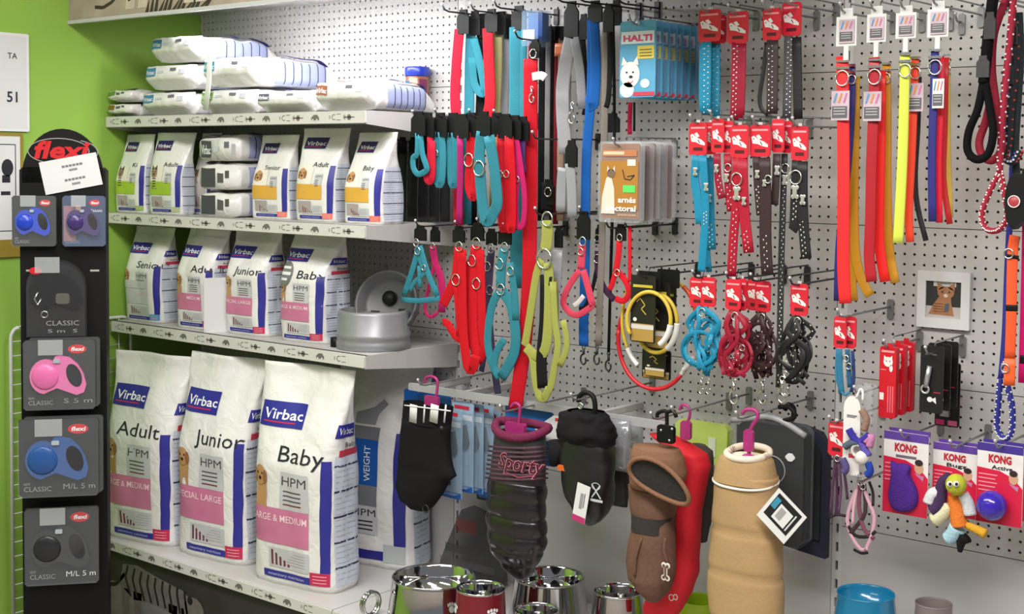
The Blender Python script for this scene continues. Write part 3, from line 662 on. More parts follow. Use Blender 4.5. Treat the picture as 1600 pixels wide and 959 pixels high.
a = st(88, 466, .03); t = thing('lead_pack', 'black dog lead in a dark blister below the blue and purple packs', 'dog lead', Vector((SP.x, SP.y, 0)) + SX * a[0] + SN * .03 + Vector((0, 0, a[1])), SA)
w, h = .185, .25; P = [(-w / 2, -h / 2), (w / 2, -h / 2), (w / 2, h * .15)] + [(w / 2 * math.cos(math.pi * i / 12), h * .15 + h * .35 * math.sin(math.pi * i / 12)) for i in range(1, 12)] + [(-w / 2, h * .15)]
MB().prism(P, .004, .012, M((30, 30, 31), .4, var=.1, name='dark_card')).build('backing_card', t)
MB().prism([(p[0] * .96, p[1] * .96) for p in P], -.015, .004, clear((120, 120, 124), .14)).build('blister', t)
MB().prism([(p[0] * w * .9, p[1] * h * .5 + .02) for p in lead_shape(1, 1)], -.008, .003, M((16, 16, 17), .25, var=.05, name='black_gloss')).build('lead_body', t)
MB().box((.02, -.0085, .0), (.042, .003, .034), M((92, 92, 80), .4, name='emblem'), bev=.006).build('emblem_plate', t)
MB().ring((-.035, -.009, -.05), .01, .002, CHROME).tube([(-.055, -.009, .02), (-.065, -.009, 0), (-.055, -.009, -.02), (-.045, -.009, 0)], .003, CHROME).build('snap_hook', t)
pr = Print(flat(-.0152)); pr.text('CLASSIC', .02, -.085, .022, LG, 0, al='c', width=.1); pr.text('5 m  S', .02, -.108, .016, LG, 0, al='c', width=.09); pr.disc(-.06, .09, .02, .012, RED, 0); pr.build('card_print', t)
MB().box((-.025, -.018, .108), (.075, .0015, .05), clear((215, 220, 222), .3, .3)).build('price_tab', t)

# ================================================================ hooks
HOOKS = {}
def hook(x, z, L, label, dbl=False, mat=None):
    t = thing('peg_hook', label, 'hook', (x, 0, z), 0, None)
    m = mat or DWIRE
    MB().tube([(0, .004, .0), (0, -L * .5, -.002), (0, -L + .03, -.004), (0, -L + .012, .0), (0, -L, .014)], .0028, m, 6).build('wire_arm', t)
    if dbl: MB().tube([(0, .0, .022), (0, -L + .06, .020), (0, -L + .05, -.006)], .0022, m, 6).build('label_arm', t)
    MB().box((0, -.004, -.006), (.016, .008, .05), m, bev=.003).build('back_plate', t)
    MB().ball((0, -L, .016), .0045, M((210, 210, 212), .25, .5, var=.02, name='tip_cap'), 10).build('tip_cap', t)
    return t
def pts(L, Y):       # pixel polyline -> points; entries (x, y) or (x, y, dY)
    return [at(p[0], p[1], Y + (p[2] if len(p) > 2 else 0)) for p in L]
def smooth(P, k=3):
    P = [Vector(p) for p in P]; out = []
    n = len(P)
    for i in range(n - 1):
        p0, p1, p2, p3 = P[max(0, i - 1)], P[i], P[i + 1], P[min(n - 1, i + 2)]
        for j in range(k):
            t = j / k; out.append(.5 * ((2 * p1) + (p2 - p0) * t + (2 * p0 - 5 * p1 + 4 * p2 - p3) * t * t + (3 * p1 - p0 - 3 * p2 + p3) * t ** 3))
    out.append(P[-1]); return out
def strap_part(name, L, Y, wpx, mat, par, t=.0035, k=3, nrm=(.25, -1, 0)):
    P = smooth(pts(L, Y), k); w = wpx * mpw(L[0][0], L[0][1], Y)
    return MB().ribbon(P, w, t, mat, nrm).build(name, par)
def dring(x, y, Y, rpx, par, name='d_ring', mat=None):
    c = at(x, y, Y); r = rpx * mpw(x, y, Y); return MB().ring(c, r, max(.0018, r * .14), mat or CHROME, 20, 'y', 1.1).build(name, par)
def snap(x, y, Y, hpx, par, mat=None):
    m = mat or CHROME; c = at(x, y, Y); s = hpx * mpx(x, y, Y)
    mb = MB().ring(c + Vector((0, 0, -s * .08)), s * .09, s * .03, m, 12)
    mb.tube([c + Vector((0, 0, -s * .15)), c + Vector((0, 0, -s * .45))], s * .07, m)
    mb.tube(smooth([c + Vector((0, 0, -s * .42)), c + Vector((-s * .16, 0, -s * .55)), c + Vector((-s * .17, 0, -s * .82)), c + Vector((0, 0, -s * .98)), c + Vector((s * .15, 0, -s * .82)), c + Vector((s * .12, 0, -s * .6))]), s * .05, m)
    return mb.build('snap_hook', par)
def card_black(x, y, wpx, hpx, Y, par, name='hanger_card', mat=None):
    w, h = wpx * mpw(x, y, Y), hpx * mpx(x, y, Y); c = at(x, y, Y)
    P = [(-w / 2, -h / 2), (w / 2, -h / 2), (w / 2, h * .2), (w * .3, h * .35), (w * .3, h / 2), (-w * .3, h / 2), (-w * .3, h * .35), (-w / 2, h * .2)]
    return MB().prism(P, -.003, .003, mat or BLACK).build(name, par, c)

def lead(label, straps, card=None, Y=-.24, rings=(), snaps=(), name='dog_lead', cat='dog lead', group=None, cards=BLACK):
    t = thing(name, label, cat, (0, 0, 0), 0, group)
    if card: card_black(card[0], card[1], card[2], card[3], Y + (card[4] if len(card) > 4 else 0), t, mat=cards)
    for s in straps:
        L, w, m = s[0], s[1], s[2]; strap_part(s[3] if len(s) > 3 else 'strap', L, Y, w, fab(m) if isinstance(m, tuple) else m, t)
    for r in rings: dring(r[0], r[1], Y - .006, r[2], t)
    for s in snaps: snap(s[0], s[1], Y - (s[3] if len(s) > 3 else 0), s[2], t, DWIRE if 'black snap' in label or 'taupe' in label else None)
    # origin at the top of what hangs
    return t
RD, TL, OL, GY, BK, MG, PU, LI, CO = (188, 20, 48), (48, 126, 142), (146, 142, 92), (134, 134, 138), (18, 17, 20), (160, 26, 96), (74, 52, 112), (158, 162, 80), (208, 66, 90)
DR, TN, BL, DK = (112, 16, 28), (178, 150, 128), (22, 92, 172), (42, 38, 40)
# first row: leads folded over black hanger cards
lead('crimson lead folded on the first top hook over the shelf end', [([(718, 46), (714, 90), (711, 150), (714, 200), (716, 280), (716, 352)], 13, RD)], (724, 34, 19, 38), -.19)
lead('teal lead with a loose loop behind the crimson one on the first top hook', [([(736, 48), (734, 100), (733, 180), (730, 260), (729, 350)], 13, TL), ([(740, 60), (748, 90), (757, 138), (752, 146), (741, 130), (738, 90)], 10, TL, 'loop_strap')], (742, 36, 18, 38), -.165)
lead('black lead between the teal and the scarlet leads on top hooks', [([(752, 52), (751, 110), (750, 180), (740, 260), (738, 352)], 12, BK)], (755, 40, 18, 38), -.14)
lead('scarlet wide lead on the second top hook', [([(762, 44), (764, 100), (766, 150), (762, 180), (742, 250)], 14, (200, 22, 40))], (768, 32, 20, 36), -.19)
lead('olive lead behind the scarlet one on the second top hook', [([(777, 50), (777, 110), (774, 180), (772, 330)], 13, OL)], (782, 36, 18, 36), -.165)
lead('grey lead at the back of the second top hook', [([(790, 52), (790, 110), (788, 180), (786, 330)], 11, GY)], (793, 42, 16, 36), -.14)
lead('broad teal lead on the third top hook', [([(807, 42), (807, 120), (807, 240), (808, 355), (808, 450)], 19, TL), ([(819, 46), (818, 120), (818, 240)], 8, TL, 'back_strap')], (811, 28, 22, 38), -.20)
for i, (x, yb, m, lab, w) in enumerate(((828, 300, (190, 20, 70), 'thin raspberry lead beside the broad teal lead', 7), (846, 345, BK, 'long black lead hanging beside the bright red lead', 9), (855, 345, GY, 'long grey lead hanging between two black leads', 7), (863, 350, BK, 'narrow black lead beside the dark red lead', 8), (869, 350, DR, 'dark red lead beside the tan lead', 7), (876, 345, TN, 'tan strap lead hanging from the grey buckle group', 9), (886, 345, (150, 148, 150), 'pale grey lead beside the tan lead', 9))):
    lead(lab, [([(x + 2, 60), (x + 1, 130), (x, 220), (x - 1, yb)], w, m)], (x + 4, 52, 10, 22), -.13 - .008 * (i % 3))
lead('bright red wide lead that hangs down to the coats', [([(829, 92), (829, 155), (829, 240), (828, 340), (827, 420), (823, 500), (815, 570), (804, 642)], 19, (194, 14, 34)), ([(832, 120), (846, 118), (852, 122)], 10, M((228, 226, 224), .6, name='tag'), 'white_tag')], (836, 76, 16, 30), -.262, rings=((833, 84, 5),), snaps=((831, 135, 26, .006),))
lead('grey lead with a copper coloured buckle hanging near the blue lead', [([(892, 60), (884, 100), (879, 140), (880, 190), (884, 240)], 18, (158, 158, 162)), ([(898, 60), (906, 110), (910, 170)], 12, GY, 'back_strap'), ([(876, 68), (875, 88)], 15, pla((196, 112, 78)), 'copper_buckle')], (893, 30, 22, 56), -.21, snaps=((894, 160, 34, .01),))
lead('black lead loop hanging behind the grey buckled lead', [([(909, 60), (913, 110), (916, 160), (914, 180)], 9, BK)], (912, 42, 14, 40), -.14)
lead('broad blue lead that reaches down to a black snap hook', [([(925, 30), (925, 100), (923, 160), (917, 230), (915, 320), (914, 420), (912, 500), (912, 540)], 13, BL), ([(928, 32), (931, 100), (929, 150), (925, 168), (922, 150)], 14, BL, 'folded_strap')], (930, 18, 22, 34), -.215, snaps=((912, 540, 30, 0),))
lead('taupe lead with a black loop beside the broad blue lead', [([(946, 45), (946, 100), (945, 165), (943, 260), (940, 400), (937, 470), (935, 540)], 9, (128, 120, 112)), ([(952, 40), (953, 100), (951, 150), (947, 168)], 7, BK, 'loop_strap')], (951, 28, 16, 44), -.23, snaps=((933, 540, 30, 0),))
lead('thin black lead ending in a black snap hook above the coats', [([(958, 40), (960, 200), (955, 400), (951, 550)], 4, BK)], (963, 20, 16, 40), -.15, snaps=((951, 550, 30, 0),))
for x, y, L, lb in ((716, 19, .29, 'the crimson lead'), (760, 18, .29, 'the scarlet and olive leads'), (800, 14, .30, 'the broad teal lead'), (836, 62, .31, 'the long bright red lead'), (893, 4, .29, 'the copper buckled grey lead'), (930, 4, .30, 'the broad blue lead'), (960, 2, .2, 'the thin black lead')):
    c = at(x + 6, y, -.2); hook(c.x, c.z, L, 'dark wire hook in the top row holding ' + lb, mat=DWIRE)
bx = thing('blue_blister_box', 'small blue and clear plastic pack hanging among the top leads', 'pack', at(838, 45, -.205))
w, h = 26 * mpw(838, 45, -.24), 56 * mpx(838, 45, -.24)
MB().box((0, 0, 0), (w, .06, h), clear((170, 200, 230), .3), bev=.004).build('clear_box', bx); MB().box((0, .01, .005), (w * .85, .03, h * .8), pla((30, 84, 168)), bev=.004).build('blue_insert', bx)
Print(flat(-.0305)).rect(-w * .4, -h * .35, w * .3, -h * .05, prt((220, 226, 232))).build('label_print', bx)

# second row: collars on black cards
def collar_loop(x0, x1, yt, yb, twist=0): return [(x0 + 2, yt), (x0, yt + (yb - yt) * .3), (x0, yt + (yb - yt) * .7), (x0 + (x1 - x0) * .2, yb - 3), ((x0 + x1) / 2, yb), (x0 + (x1 - x0) * .8, yb - 3), (x1, yt + (yb - yt) * .7), (x1, yt + (yb - yt) * .3), (x1 - 2, yt)]
row = [('small teal collar with a hanging end, nearest the shelf brackets', (654, 178), [([(653, 208), (652, 240), (646, 246), (646, 262), (653, 272), (664, 268), (667, 262), (660, 240), (657, 210)], 7, TL)], ()),
       ('small red collar beside the short teal collar', (668, 180), [([(672, 214), (672, 250), (666, 276), (672, 284), (676, 270), (675, 220)], 8, RD)], ()),
       ('pair folded teal collar with a ring, middle of the collar row', (688, 180), [([(684, 206), (682, 240), (683, 284), (690, 284), (692, 240), (689, 206)], 9, TL)], ((681, 239, 3),)),
       ('plain teal collar next to the magenta strap', (708, 180), [([(704, 207), (703, 240), (705, 285), (711, 285), (712, 240), (710, 207)], 9, TL)], ()),
       ('magenta collar hanging as a thin strip', (722, 182), [([(719, 212), (719, 280), (717, 350)], 8, MG)], ()),
       ('red collar with a round silver ring', (736, 180), [([(735, 206), (734, 250), (732, 290), (738, 308), (742, 300), (741, 250), (738, 206)], 10, (196, 18, 34))], ((732, 250, 7),)),
       ('large teal collar with a big silver ring in front of the collar row', (756, 178), [([(753, 206), (749, 240), (752, 300), (757, 340), (764, 345), (772, 330), (777, 315), (772, 260), (764, 212)], 14, TL)], ((748, 263, 8),)),
       ('bright red collar directly beside the big teal collar', (776, 180), [([(782, 210), (781, 280), (784, 352), (790, 352), (789, 280), (786, 212)], 9, (194, 14, 32))], ((781, 272, 4),)),
       ('bright red collar between its red twin and the magenta loop', (790, 182), [([(794, 212), (794, 280), (796, 354), (801, 352), (801, 280), (797, 214)], 9, (200, 12, 30))], ((791, 272, 4),)),
       ('magenta pink collar loop at the end of the collar row', (804, 184), [([(804, 216), (808, 260), (806, 320), (808, 352), (817, 350), (820, 310), (814, 260), (807, 216)], 7, (190, 24, 96))], ((808, 280, 3),)),
       ('purple collar behind the magenta loop', (816, 186), [([(817, 216), (816, 250), (818, 270)], 8, PU)], ())]
for i, (lab, (cx, cyy), ss, rg) in enumerate(row):
    lead(lab, ss, (cx, cyy + 15, 22, 38), -.345 if i == 6 else -.30 if i == 7 else -.31 + .012 * (i % 4), rings=rg, name='dog_collar', cat='dog collar')
for x, y, L, lb in ((655, 182, .27, 'the short teal and red collars'), (690, 180, .27, 'the folded teal collars'), (747, 181, .28, 'the red ringed collar and the big teal collar'), (782, 182, .27, 'the last red and magenta collars'), (842, 215, .27, 'nothing beside the bright red lead')):
    c = at(x, y, -.29); hook(c.x, c.z, L + .05, 'dark wire hook holding ' + lb)
for i in range(5):
    x = 627 + i * 17
    lead(('black leather lead closest to the small feed bag behind the collars', 'second black leather lead from the small feed bag', 'middle one of five black leather leads behind the collars', 'fourth black leather lead from the small feed bag', 'black leather lead closest to the magenta collar strip')[i], [([(x + 2, 236), (x + 1, 270), (x, 310), (x, 346)], 13, M((24, 23, 24), .28, var=.1, name='black_leather'))], (x + 2, 226, 13, 24), -.12, name='leather_lead', group='black leather leads behind the collars')
c = at(632, 220, -.12); hook(c.x, c.z, .16, 'dark wire hook holding the black leather leads'); c = at(665, 220, -.12); hook(c.x, c.z, .16, 'dark wire hook holding the black leather leads by the shelf')

# third row: harnesses
def harness(label, straps, rings, card, Y=-.25, snaps=(), extra=None):
    t = lead(label, straps, card, Y, rings, snaps, 'dog_harness', 'dog harness')
    return t
harness('small teal harness spread as a triangle beside the fountain', [([(655, 384), (645, 420), (631, 462)], 7, TL), ([(656, 384), (668, 425), (684, 462)], 7, TL), ([(628, 468), (655, 470), (687, 466)], 6, TL, 'chest_strap'), ([(652, 385), (657, 410), (664, 425), (648, 440), (640, 455)], 5, TL, 'back_strap'), ([(655, 415), (656, 450)], 5, TL)], ((650, 379, 4), (652, 392, 4), (662, 418, 3)), (657, 364, 18, 24), -.27)
harness('thin pink harness behind the teal triangle', [([(676, 384), (680, 410), (690, 440), (690, 488)], 9, (206, 40, 110)), ([(682, 400), (672, 440), (664, 480), (672, 495), (684, 488)], 4, (206, 40, 110), 'loop_strap')], ((676, 384, 3),), (680, 366, 14, 24), -.2)
harness('bright red harness with hanging loops beside the thin pink harness', [([(717, 386), (714, 420), (711, 436), (697, 466), (692, 476)], 12, (196, 14, 28)), ([(721, 390), (722, 450), (724, 520), (731, 572), (739, 575), (744, 555)], 12, (196, 14, 28)), ([(712, 440), (718, 500), (716, 530), (700, 506), (692, 504)], 9, (196, 14, 28), 'loop_strap')], ((717, 385, 5), (712, 437, 6)), (717, 366, 18, 26), -.27, )
harness('bright red harness with hanging loops beside the dusky purple harness', [([(744, 384), (742, 420), (740, 446), (738, 500), (742, 540), (748, 560)], 14, (202, 16, 32)), ([(750, 390), (752, 450), (754, 520), (757, 545), (746, 565)], 11, (202, 16, 32)), ([(738, 402), (730, 430), (729, 500), (728, 550)], 10, (202, 16, 32), 'belly_strap')], ((744, 380, 6), (737, 407, 6), (744, 443, 6)), (746, 362, 20, 28), -.25)
harness('dusky purple harness behind the teal one', [([(768, 390), (765, 430), (763, 480), (768, 540), (776, 600), (778, 615)], 9, (84, 76, 110)), ([(764, 400), (760, 470), (758, 540), (752, 580)], 7, (84, 76, 110), 'loop_strap')], ((767, 388, 5), (761, 416, 5), (765, 453, 5)), (768, 370, 16, 26), -.16)
harness('teal harness with two long side loops', [([(788, 388), (784, 412), (782, 450)], 12, TL), ([(780, 455), (768, 480), (762, 530), (768, 565), (780, 590)], 10, TL, 'side_loop'), ([(785, 455), (800, 480), (806, 530), (800, 560), (783, 590)], 13, TL, 'side_loop'), ([(788, 530), (776, 550), (772, 575), (781, 588)], 9, TL, 'chest_strap'), ([(797, 410), (803, 450), (806, 500)], 9, TL)], ((788, 386, 5), (780, 412, 6), (797, 423, 5), (782, 452, 6)), (789, 368, 20, 28), -.28)
harness('large lime green harness with silver rings in front of the red lead', [([(855, 344), (855, 370), (852, 392)], 15, LI), ([(846, 405), (838, 430), (830, 480), (822, 530), (819, 540)], 10, LI, 'side_loop'), ([(856, 410), (858, 440), (857, 500), (852, 545), (838, 556), (822, 542)], 13, LI, 'side_loop'), ([(822, 545), (832, 558), (836, 590), (842, 618), (850, 622), (858, 606)], 10, LI, 'chest_strap'), ([(864, 440), (867, 500), (872, 540), (866, 575), (860, 605), (850, 620)], 9, LI, 'belly_strap'), ([(852, 430), (851, 500), (846, 560), (848, 606)], 14, BK, 'black_lining'), ([(845, 436), (862, 440)], 12, BLACK, 'keeper_band'), ([(880, 500), (886, 540), (874, 572)], 8, LI, 'rear_strap')], ((855, 342, 8), (850, 404, 11)), None, -.30)
harness('grey beige lead with a grey clip beside the lime harness', [([(870, 410), (869, 450), (869, 530)], 7, (150, 138, 108)), ([(871, 390), (869, 440), (867, 455)], 14, pla((150, 152, 158)), 'grey_clip')], (), (873, 370, 12, 34), -.27, snaps=((868, 530, 28, 0),))
harness('coral pink harness loop with a silver ring', [([(910, 382), (909, 400), (908, 420)], 10, CO), ([(906, 422), (890, 445), (880, 470), (888, 486), (902, 492), (920, 482), (926, 476)], 8, CO, 'neck_loop'), ([(911, 422), (918, 445), (926, 478)], 9, CO), ([(912, 462), (904, 472), (896, 478)], 6, M((214, 205, 205), .5, name='pale_lining'), 'lining')], ((910, 377, 5), (907, 393, 4)), (912, 352, 20, 44), -.27)
harness('black and plum harness with a white round tag', [([(934, 392), (934, 420), (944, 450), (960, 468)], 8, (62, 36, 64)), ([(932, 420), (926, 450), (915, 478), (905, 482)], 5, BK, 'loop_strap'), ([(938, 440), (938, 490), (935, 540)], 4, (70, 62, 56), 'thin_strap')], ((933, 372, 4), (933, 404, 5)), (938, 366, 14, 30), -.22)
harness('red harness with a slim ring at the end of the harness row', [([(968, 376), (966, 400), (962, 425)], 8, (210, 22, 40)), ([(962, 425), (956, 445), (952, 452)], 7, (210, 22, 40), 'side_loop'), ([(966, 425), (978, 440), (983, 458), (974, 470), (962, 466)], 8, (210, 22, 40), 'side_loop'), ([(984, 353), (984, 420), (984, 440)], 5, (210, 22, 40), 'rear_strap')], ((968, 371, 4), (964, 426, 4)), (970, 363, 16, 26), -.24)
for x, y, L, lb in ((656, 352, .29, 'the small teal triangle harness'), (718, 354, .29, 'the bright red harness beside the pink one'), (797, 357, .30, 'the teal harness with side loops'), (853, 333, .32, 'the lime green harness'), (912, 332, .29, 'the coral pink harness'), (940, 355, .25, 'the black and plum harness'), (972, 354, .26, 'the red harness by the brown pouches'), (745, 350, .27, 'the bright red harness beside the purple one')):
    c = at(x, y, -.27); hook(c.x, c.z, L, 'dark wire hook holding ' + lb)

lead('grey quick release collar hanging from a black clip between blue and tan leads', [([(879, 262), (877, 290), (876, 330)], 13, pla((150, 152, 156))), ([(890, 255), (893, 290), (894, 340)], 13, (150, 152, 156), 'back_strap'), ([(877, 266), (876, 280)], 12, BLACK, 'buckle')], (893, 240, 18, 42), -.25, name='dog_collar', cat='dog collar')
lead('black round clip lead hanging behind the lime harness ring', [([(856, 285), (855, 310), (854, 330)], 16, BK)], (857, 300, 18, 40), -.17, rings=((856, 300, 5),))
lead('short black hanger strap with a pink strip above the brown pouches', [([(985, 160), (984, 185), (984, 210)], 6, (196, 30, 70)), ([(991, 160), (991, 205)], 3, BK, 'back_strap')], (957, 192, 22, 30), -.12)

# ================================================================ boxes and pouches in rows on long hooks
def card_at(t, x0, yt, x1, yb, Y):
    a = at(x0, (yt + yb) / 2, Y); b = at(x1, (yt + yb) / 2, Y); c = at((x0 + x1) / 2, yt, Y); d = at((x0 + x1) / 2, yb, Y)
    return (a + b) / 2, (b - a).length, c.z - d.z, (c.z + d.z) / 2
c, w, h, z = card_at(None, 968, 32, 1024, 152, -.27)
ORD = ('', 'second', 'third', 'fourth', 'fifth', 'sixth', 'seventh')
HB = M((96, 168, 206), .35, var=.06, scale=12, name='sky_card')
for k in range(7):
    lab = 'sky blue boxed head collar with a white dog photo, in front of its row' if k == 0 else ORD[k] + ' sky blue boxed head collar in the queue behind the dog photo box'
    t = thing('head_collar_pack', lab, 'pack', (c.x, -.27 + .034 * k, z), random.uniform(-.06, .06) if k else 0, 'sky blue head collar packs')
    MB().box((0, .003, 0), (w, .003, h), HB, bev=.006).build('card', t)
    MB().box((0, .014, -h * .08), (w * .94, .018, h * .8), clear((140, 190, 225), .28), bev=.006).build('blister', t)
    MB().tube([(0, -.002, h * .47), (0, .004, h * .47)], .006, M((225, 235, 240), .3, name='eyelet'), 10).build('hang_hole', t)
    p = Print(flat(.0015 - .0005))
    p.rect(-w * .46, h * .2, w * .46, h * .36, prt((226, 236, 240)), 0); p.text('HALTI', 0, h * .235, h * .11, prt((222, 60, 112)), 1, al='c', width=w * .8, bold=.04)
    p.rect(0, h * .0, w * .46, h * .17, prt((232, 208, 92)), 0)
    for j in range(3): p.rect(w * .06, h * (.03 + .04 * j), w * .4, h * (.045 + .04 * j), prt((120, 110, 60)), 1)
    if k == 0:
        WD = prt((234, 234, 230)); p.disc(-w * .2, -h * .2, w * .27, h * .17, WD, 0, 18); p.disc(-w * .28, -h * .4, w * .2, h * .1, WD, 0)
        for q in (-1, 1): p.poly([(-w * .2 + q * w * .06, -h * .06), (-w * .2 + q * w * .24, -h * .08), (-w * .2 + q * w * .2, h * .04)], WD, 1); p.disc(-w * .2 + q * w * .09, -h * .17, w * .03, h * .013, INK, 2, 8)
        p.disc(-w * .17, -h * .23, w * .055, h * .02, INK, 2, 10); p.line([(-w * .26, -h * .29), (-w * .17, -h * .31), (-w * .1, -h * .28)], .002, prt((190, 60, 70)), 2)
        p.disc(w * .22, -h * .32, w * .13, h * .06, prt((210, 226, 232)), 0)
    p.rect(-w * .1, -h * .48, w * .48, -h * .43, prt((206, 60, 84)), 1)
    p.build('card_print', t)
hk = at(996, 36, -.27); hook(hk.x, hk.z - .0, .31, 'grey wire hook holding the sky blue head collar packs', True, WIRE)

c, w, h, z = card_at(None, 937, 222, 1000, 344, -.28)
for k in range(7):
    t = thing('harness_pouch', 'clear pouch with a brown card reading arnes pectoral and a green price' if k == 0 else ORD[k] + ' clear pouch in the queue behind the arnes pectoral pouch', 'pack', (c.x + (random.uniform(-.012, .012) if k else 0), -.28 + .03 * k, z + (random.uniform(-.006, .004) if k else 0)), random.uniform(-.2, .12) if k else 0, 'brown card pouches queued on one hook')
    MB().box((0, .006, -.002), (w * 1.08, .014, h * 1.04), clear((215, 218, 222), .2), bev=.008).build('pouch', t)
    MB().box((0, .004, 0), (w * .94, .003, h * .96), M((150, 88, 40), .45, var=.15, scale=14, name='brown_card') if k == 0 else M(((134, 84, 52), (150, 148, 148), (110, 70, 48))[k % 3], .3, .2, var=.35, scale=20, name='foil_card'), bev=.004).build('card', t)
    if k == 0:
        p = Print(flat(.0023)); F = flat(-.0015); p = Print(F)
        p.rect(-w * .46, -h * .36, w * .46, h * .26, prt((178, 124, 54)), 0); p.rect(-w * .42, h * .32, w * .42, h * .4, prt((196, 124, 84)), 0); p.rect(-w * .4, h * .34, w * .12, h * .38, prt((232, 200, 172)), 1)
        CT = prt((226, 214, 200)); p.poly([(-w * .44, -h * .42), (-w * .1, -h * .42), (-w * .12, -h * .1), (-w * .2, h * .08), (-w * .32, h * .04), (-w * .42, -h * .2)], CT, 1); p.disc(-w * .2, h * .1, w * .1, h * .06, prt((120, 100, 84)), 2)
        for q in (-1, 1): p.poly([(-w * .2 + q * w * .03, h * .14), (-w * .2 + q * w * .1, h * .12), (-w * .2 + q * w * .09, h * .2)], CT, 2)
        p.line([(w * .08, h * .15), (w * .14, h * .03), (w * .28, h * .02), (w * .38, h * .08), (w * .2, h * .06)], .0025, INK, 2)
        p.rect(w * .1, -h * .14, w * .4, -h * .05, prt((96, 222, 104)), 2); p.rect(w * .2, h * .2, w * .4, h * .28, prt((236, 228, 214)), 1)
        p.text('arnés', w * .42, -h * .27, h * .1, WHITE, 2, al='r', width=w * .44, bold=.03); p.text('pectoral', w * .42, -h * .38, h * .1, WHITE, 2, al='r', width=w * .72, bold=.03); p.text('antitirones', w * .42, -h * .44, h * .04, prt((230, 200, 180)), 2, al='r', width=w * .44)
        p.build('card_print', t)
hk = at(968, 226, -.28); hook(hk.x, hk.z, .31, 'grey wire hook holding the brown card pouches', True, WIRE)

# ================================================================ red header cards and what hangs from them
REDC = M((212, 36, 56), .4, var=.05, scale=14, name='red_card'); PUP = prt((236, 230, 226)); DKR = prt((84, 16, 26)); PKL = prt((244, 150, 160))
def redcard(par, x, y, wpx, hpx, Y, rz=0):
    c = at(x, y, Y); w, h = wpx * mpw(x, y, Y), hpx * mpx(x, y, Y)
    o = MB().box((0, 0, 0), (w, .004, h), REDC, bev=.006).build('header_card', par, c, rz)
    p = Print(flat(-.002)); p.rect(-w * .4, h * .31, w * .4, h * .37, PKL)
    p.poly([(-w * .42, h * .12), (-w * .3, h * .16), (-w * .05, h * .04), (w * .2, -h * .02), (w * .4, -h * .12), (w * .4, -h * .2), (w * .15, -h * .17), (-w * .1, -h * .1), (-w * .35, -h * .08), (-w * .38, 0)], PUP, 0)
    p.poly([(-w * .2, h * .16), (-w * .05, h * .2), (w * .1, h * .08), (-w * .05, h * .04)], PUP, 0); p.disc(-w * .3, h * .06, w * .03, h * .02, INK, 1, 8); p.line([(w * .02, -h * .02), (w * .12, -h * .13)], .0022, DKR, 1)
    p.rect(-w * .25, -h * .36, w * .28, -h * .26, DKR, 0); p.build('card_print', o)
    MB().box((0, 0, h * .53), (w * .2, .003, h * .1), clear((235, 235, 235), .5, .3)).build('hang_tab', o)
    return o
STUD = M((214, 212, 210), .2, .9, var=.02, name='stud')
def studs(par, L, Y, wpx, n, mat=None, r=.0026, cols=2):
    P = smooth(pts(L, Y), 6); D = [0]
    for a, b in zip(P, P[1:]): D.append(D[-1] + (b - a).length)
    mb = MB(); w = wpx * mpw(L[0][0], L[0][1], Y)
    for i in range(n):
        t = D[-1] * (i + .5) / n; k = max(j for j in range(len(D)) if D[j] <= t); k = min(k, len(P) - 2)
        f = (t - D[k]) / max(1e-6, D[k + 1] - D[k]); q = P[k].lerp(P[k + 1], f); d = (P[k + 1] - P[k]).normalized(); a = d.cross(Vector((.25, -1, 0))).normalized()
        off = (i % 2 - .5) * w * .4 if cols == 2 else 0
        c = q + a * off + Vector((.0006, -.0024, 0)); mb.add([c + Vector((r, 0, 0)), c + Vector((0, 0, r)), c + Vector((-r, 0, 0)), c + Vector((0, 0, -r)), c + Vector((0, -r * .7, 0))], [(0, 1, 4), (1, 2, 4), (2, 3, 4), (3, 0, 4)], mat or STUD, True)
    o = mb.build('rhinestone_row', par); o['kind'] = 'stuff'; return o
def bone(par, x, y, Y, hpx, name='bone_charm'):
    c = at(x, y, Y); s = hpx * mpx(x, y, Y) / 2; m = M((206, 204, 202), .3, .6, var=.03, name='charm'); P = []
    mb = MB().box(c, (s * .7, .004, s * 1.3), m, bev=s * .1)
    for sx in (-1, 1):
        for sz in (-1, 1): mb.ball(c + Vector((sx * s * .32, 0, sz * s * .72)), s * .38, m, 10, 1, .25)
    return mb.build(name, par)
def hanging(label, cards, straps, Y=-.24, st_=(), rings=(), bones=(), snaps=(), name='dog_lead', cat='dog lead'):
    t = thing(name, label, cat)
    for c in cards: redcard(t, c[0], c[1], c[2], c[3], Y + (c[4] if len(c) > 4 else 0))
    for s in straps: strap_part(s[3] if len(s) > 3 else 'strap', s[0], Y, s[1], fab(s[2]) if isinstance(s[2], tuple) else s[2], t)
    for s in st_: studs(t, s[0], Y, s[1], s[2])
    for r in rings: dring(r[0], r[1], Y - .006, r[2], t)
    for b in bones: bone(t, b[0], b[1], Y - .008, b[2])
    for s in snaps: snap(s[0], s[1], Y, s[2], t)
    return t
TQ, RB, BR, KK = (30, 136, 172), (150, 22, 48), (58, 42, 42), (34, 33, 35)
LEA = lambda c: M(c, .45, var=.1, bump=.15, scale=120, spec=.3, name='leather')
hanging('turquoise rhinestone lead on a red header card in the upper row', [(1109, 40, 34, 50)], [([(1104, 66), (1104, 110), (1103, 178)], 13, LEA(TQ)), ([(1097, 70), (1096, 130), (1097, 175)], 7, LEA(TQ), 'inner_strap')], -.25, st_=[([(1104, 70), (1103, 178)], 13, 26)])
hanging('second turquoise rhinestone lead tucked behind the first red header card', [(1122, 46, 26, 44)], [([(1118, 68), (1118, 110), (1117, 182)], 13, LEA(TQ))], -.22, st_=[([(1118, 70), (1117, 180)], 13, 26)], snaps=())
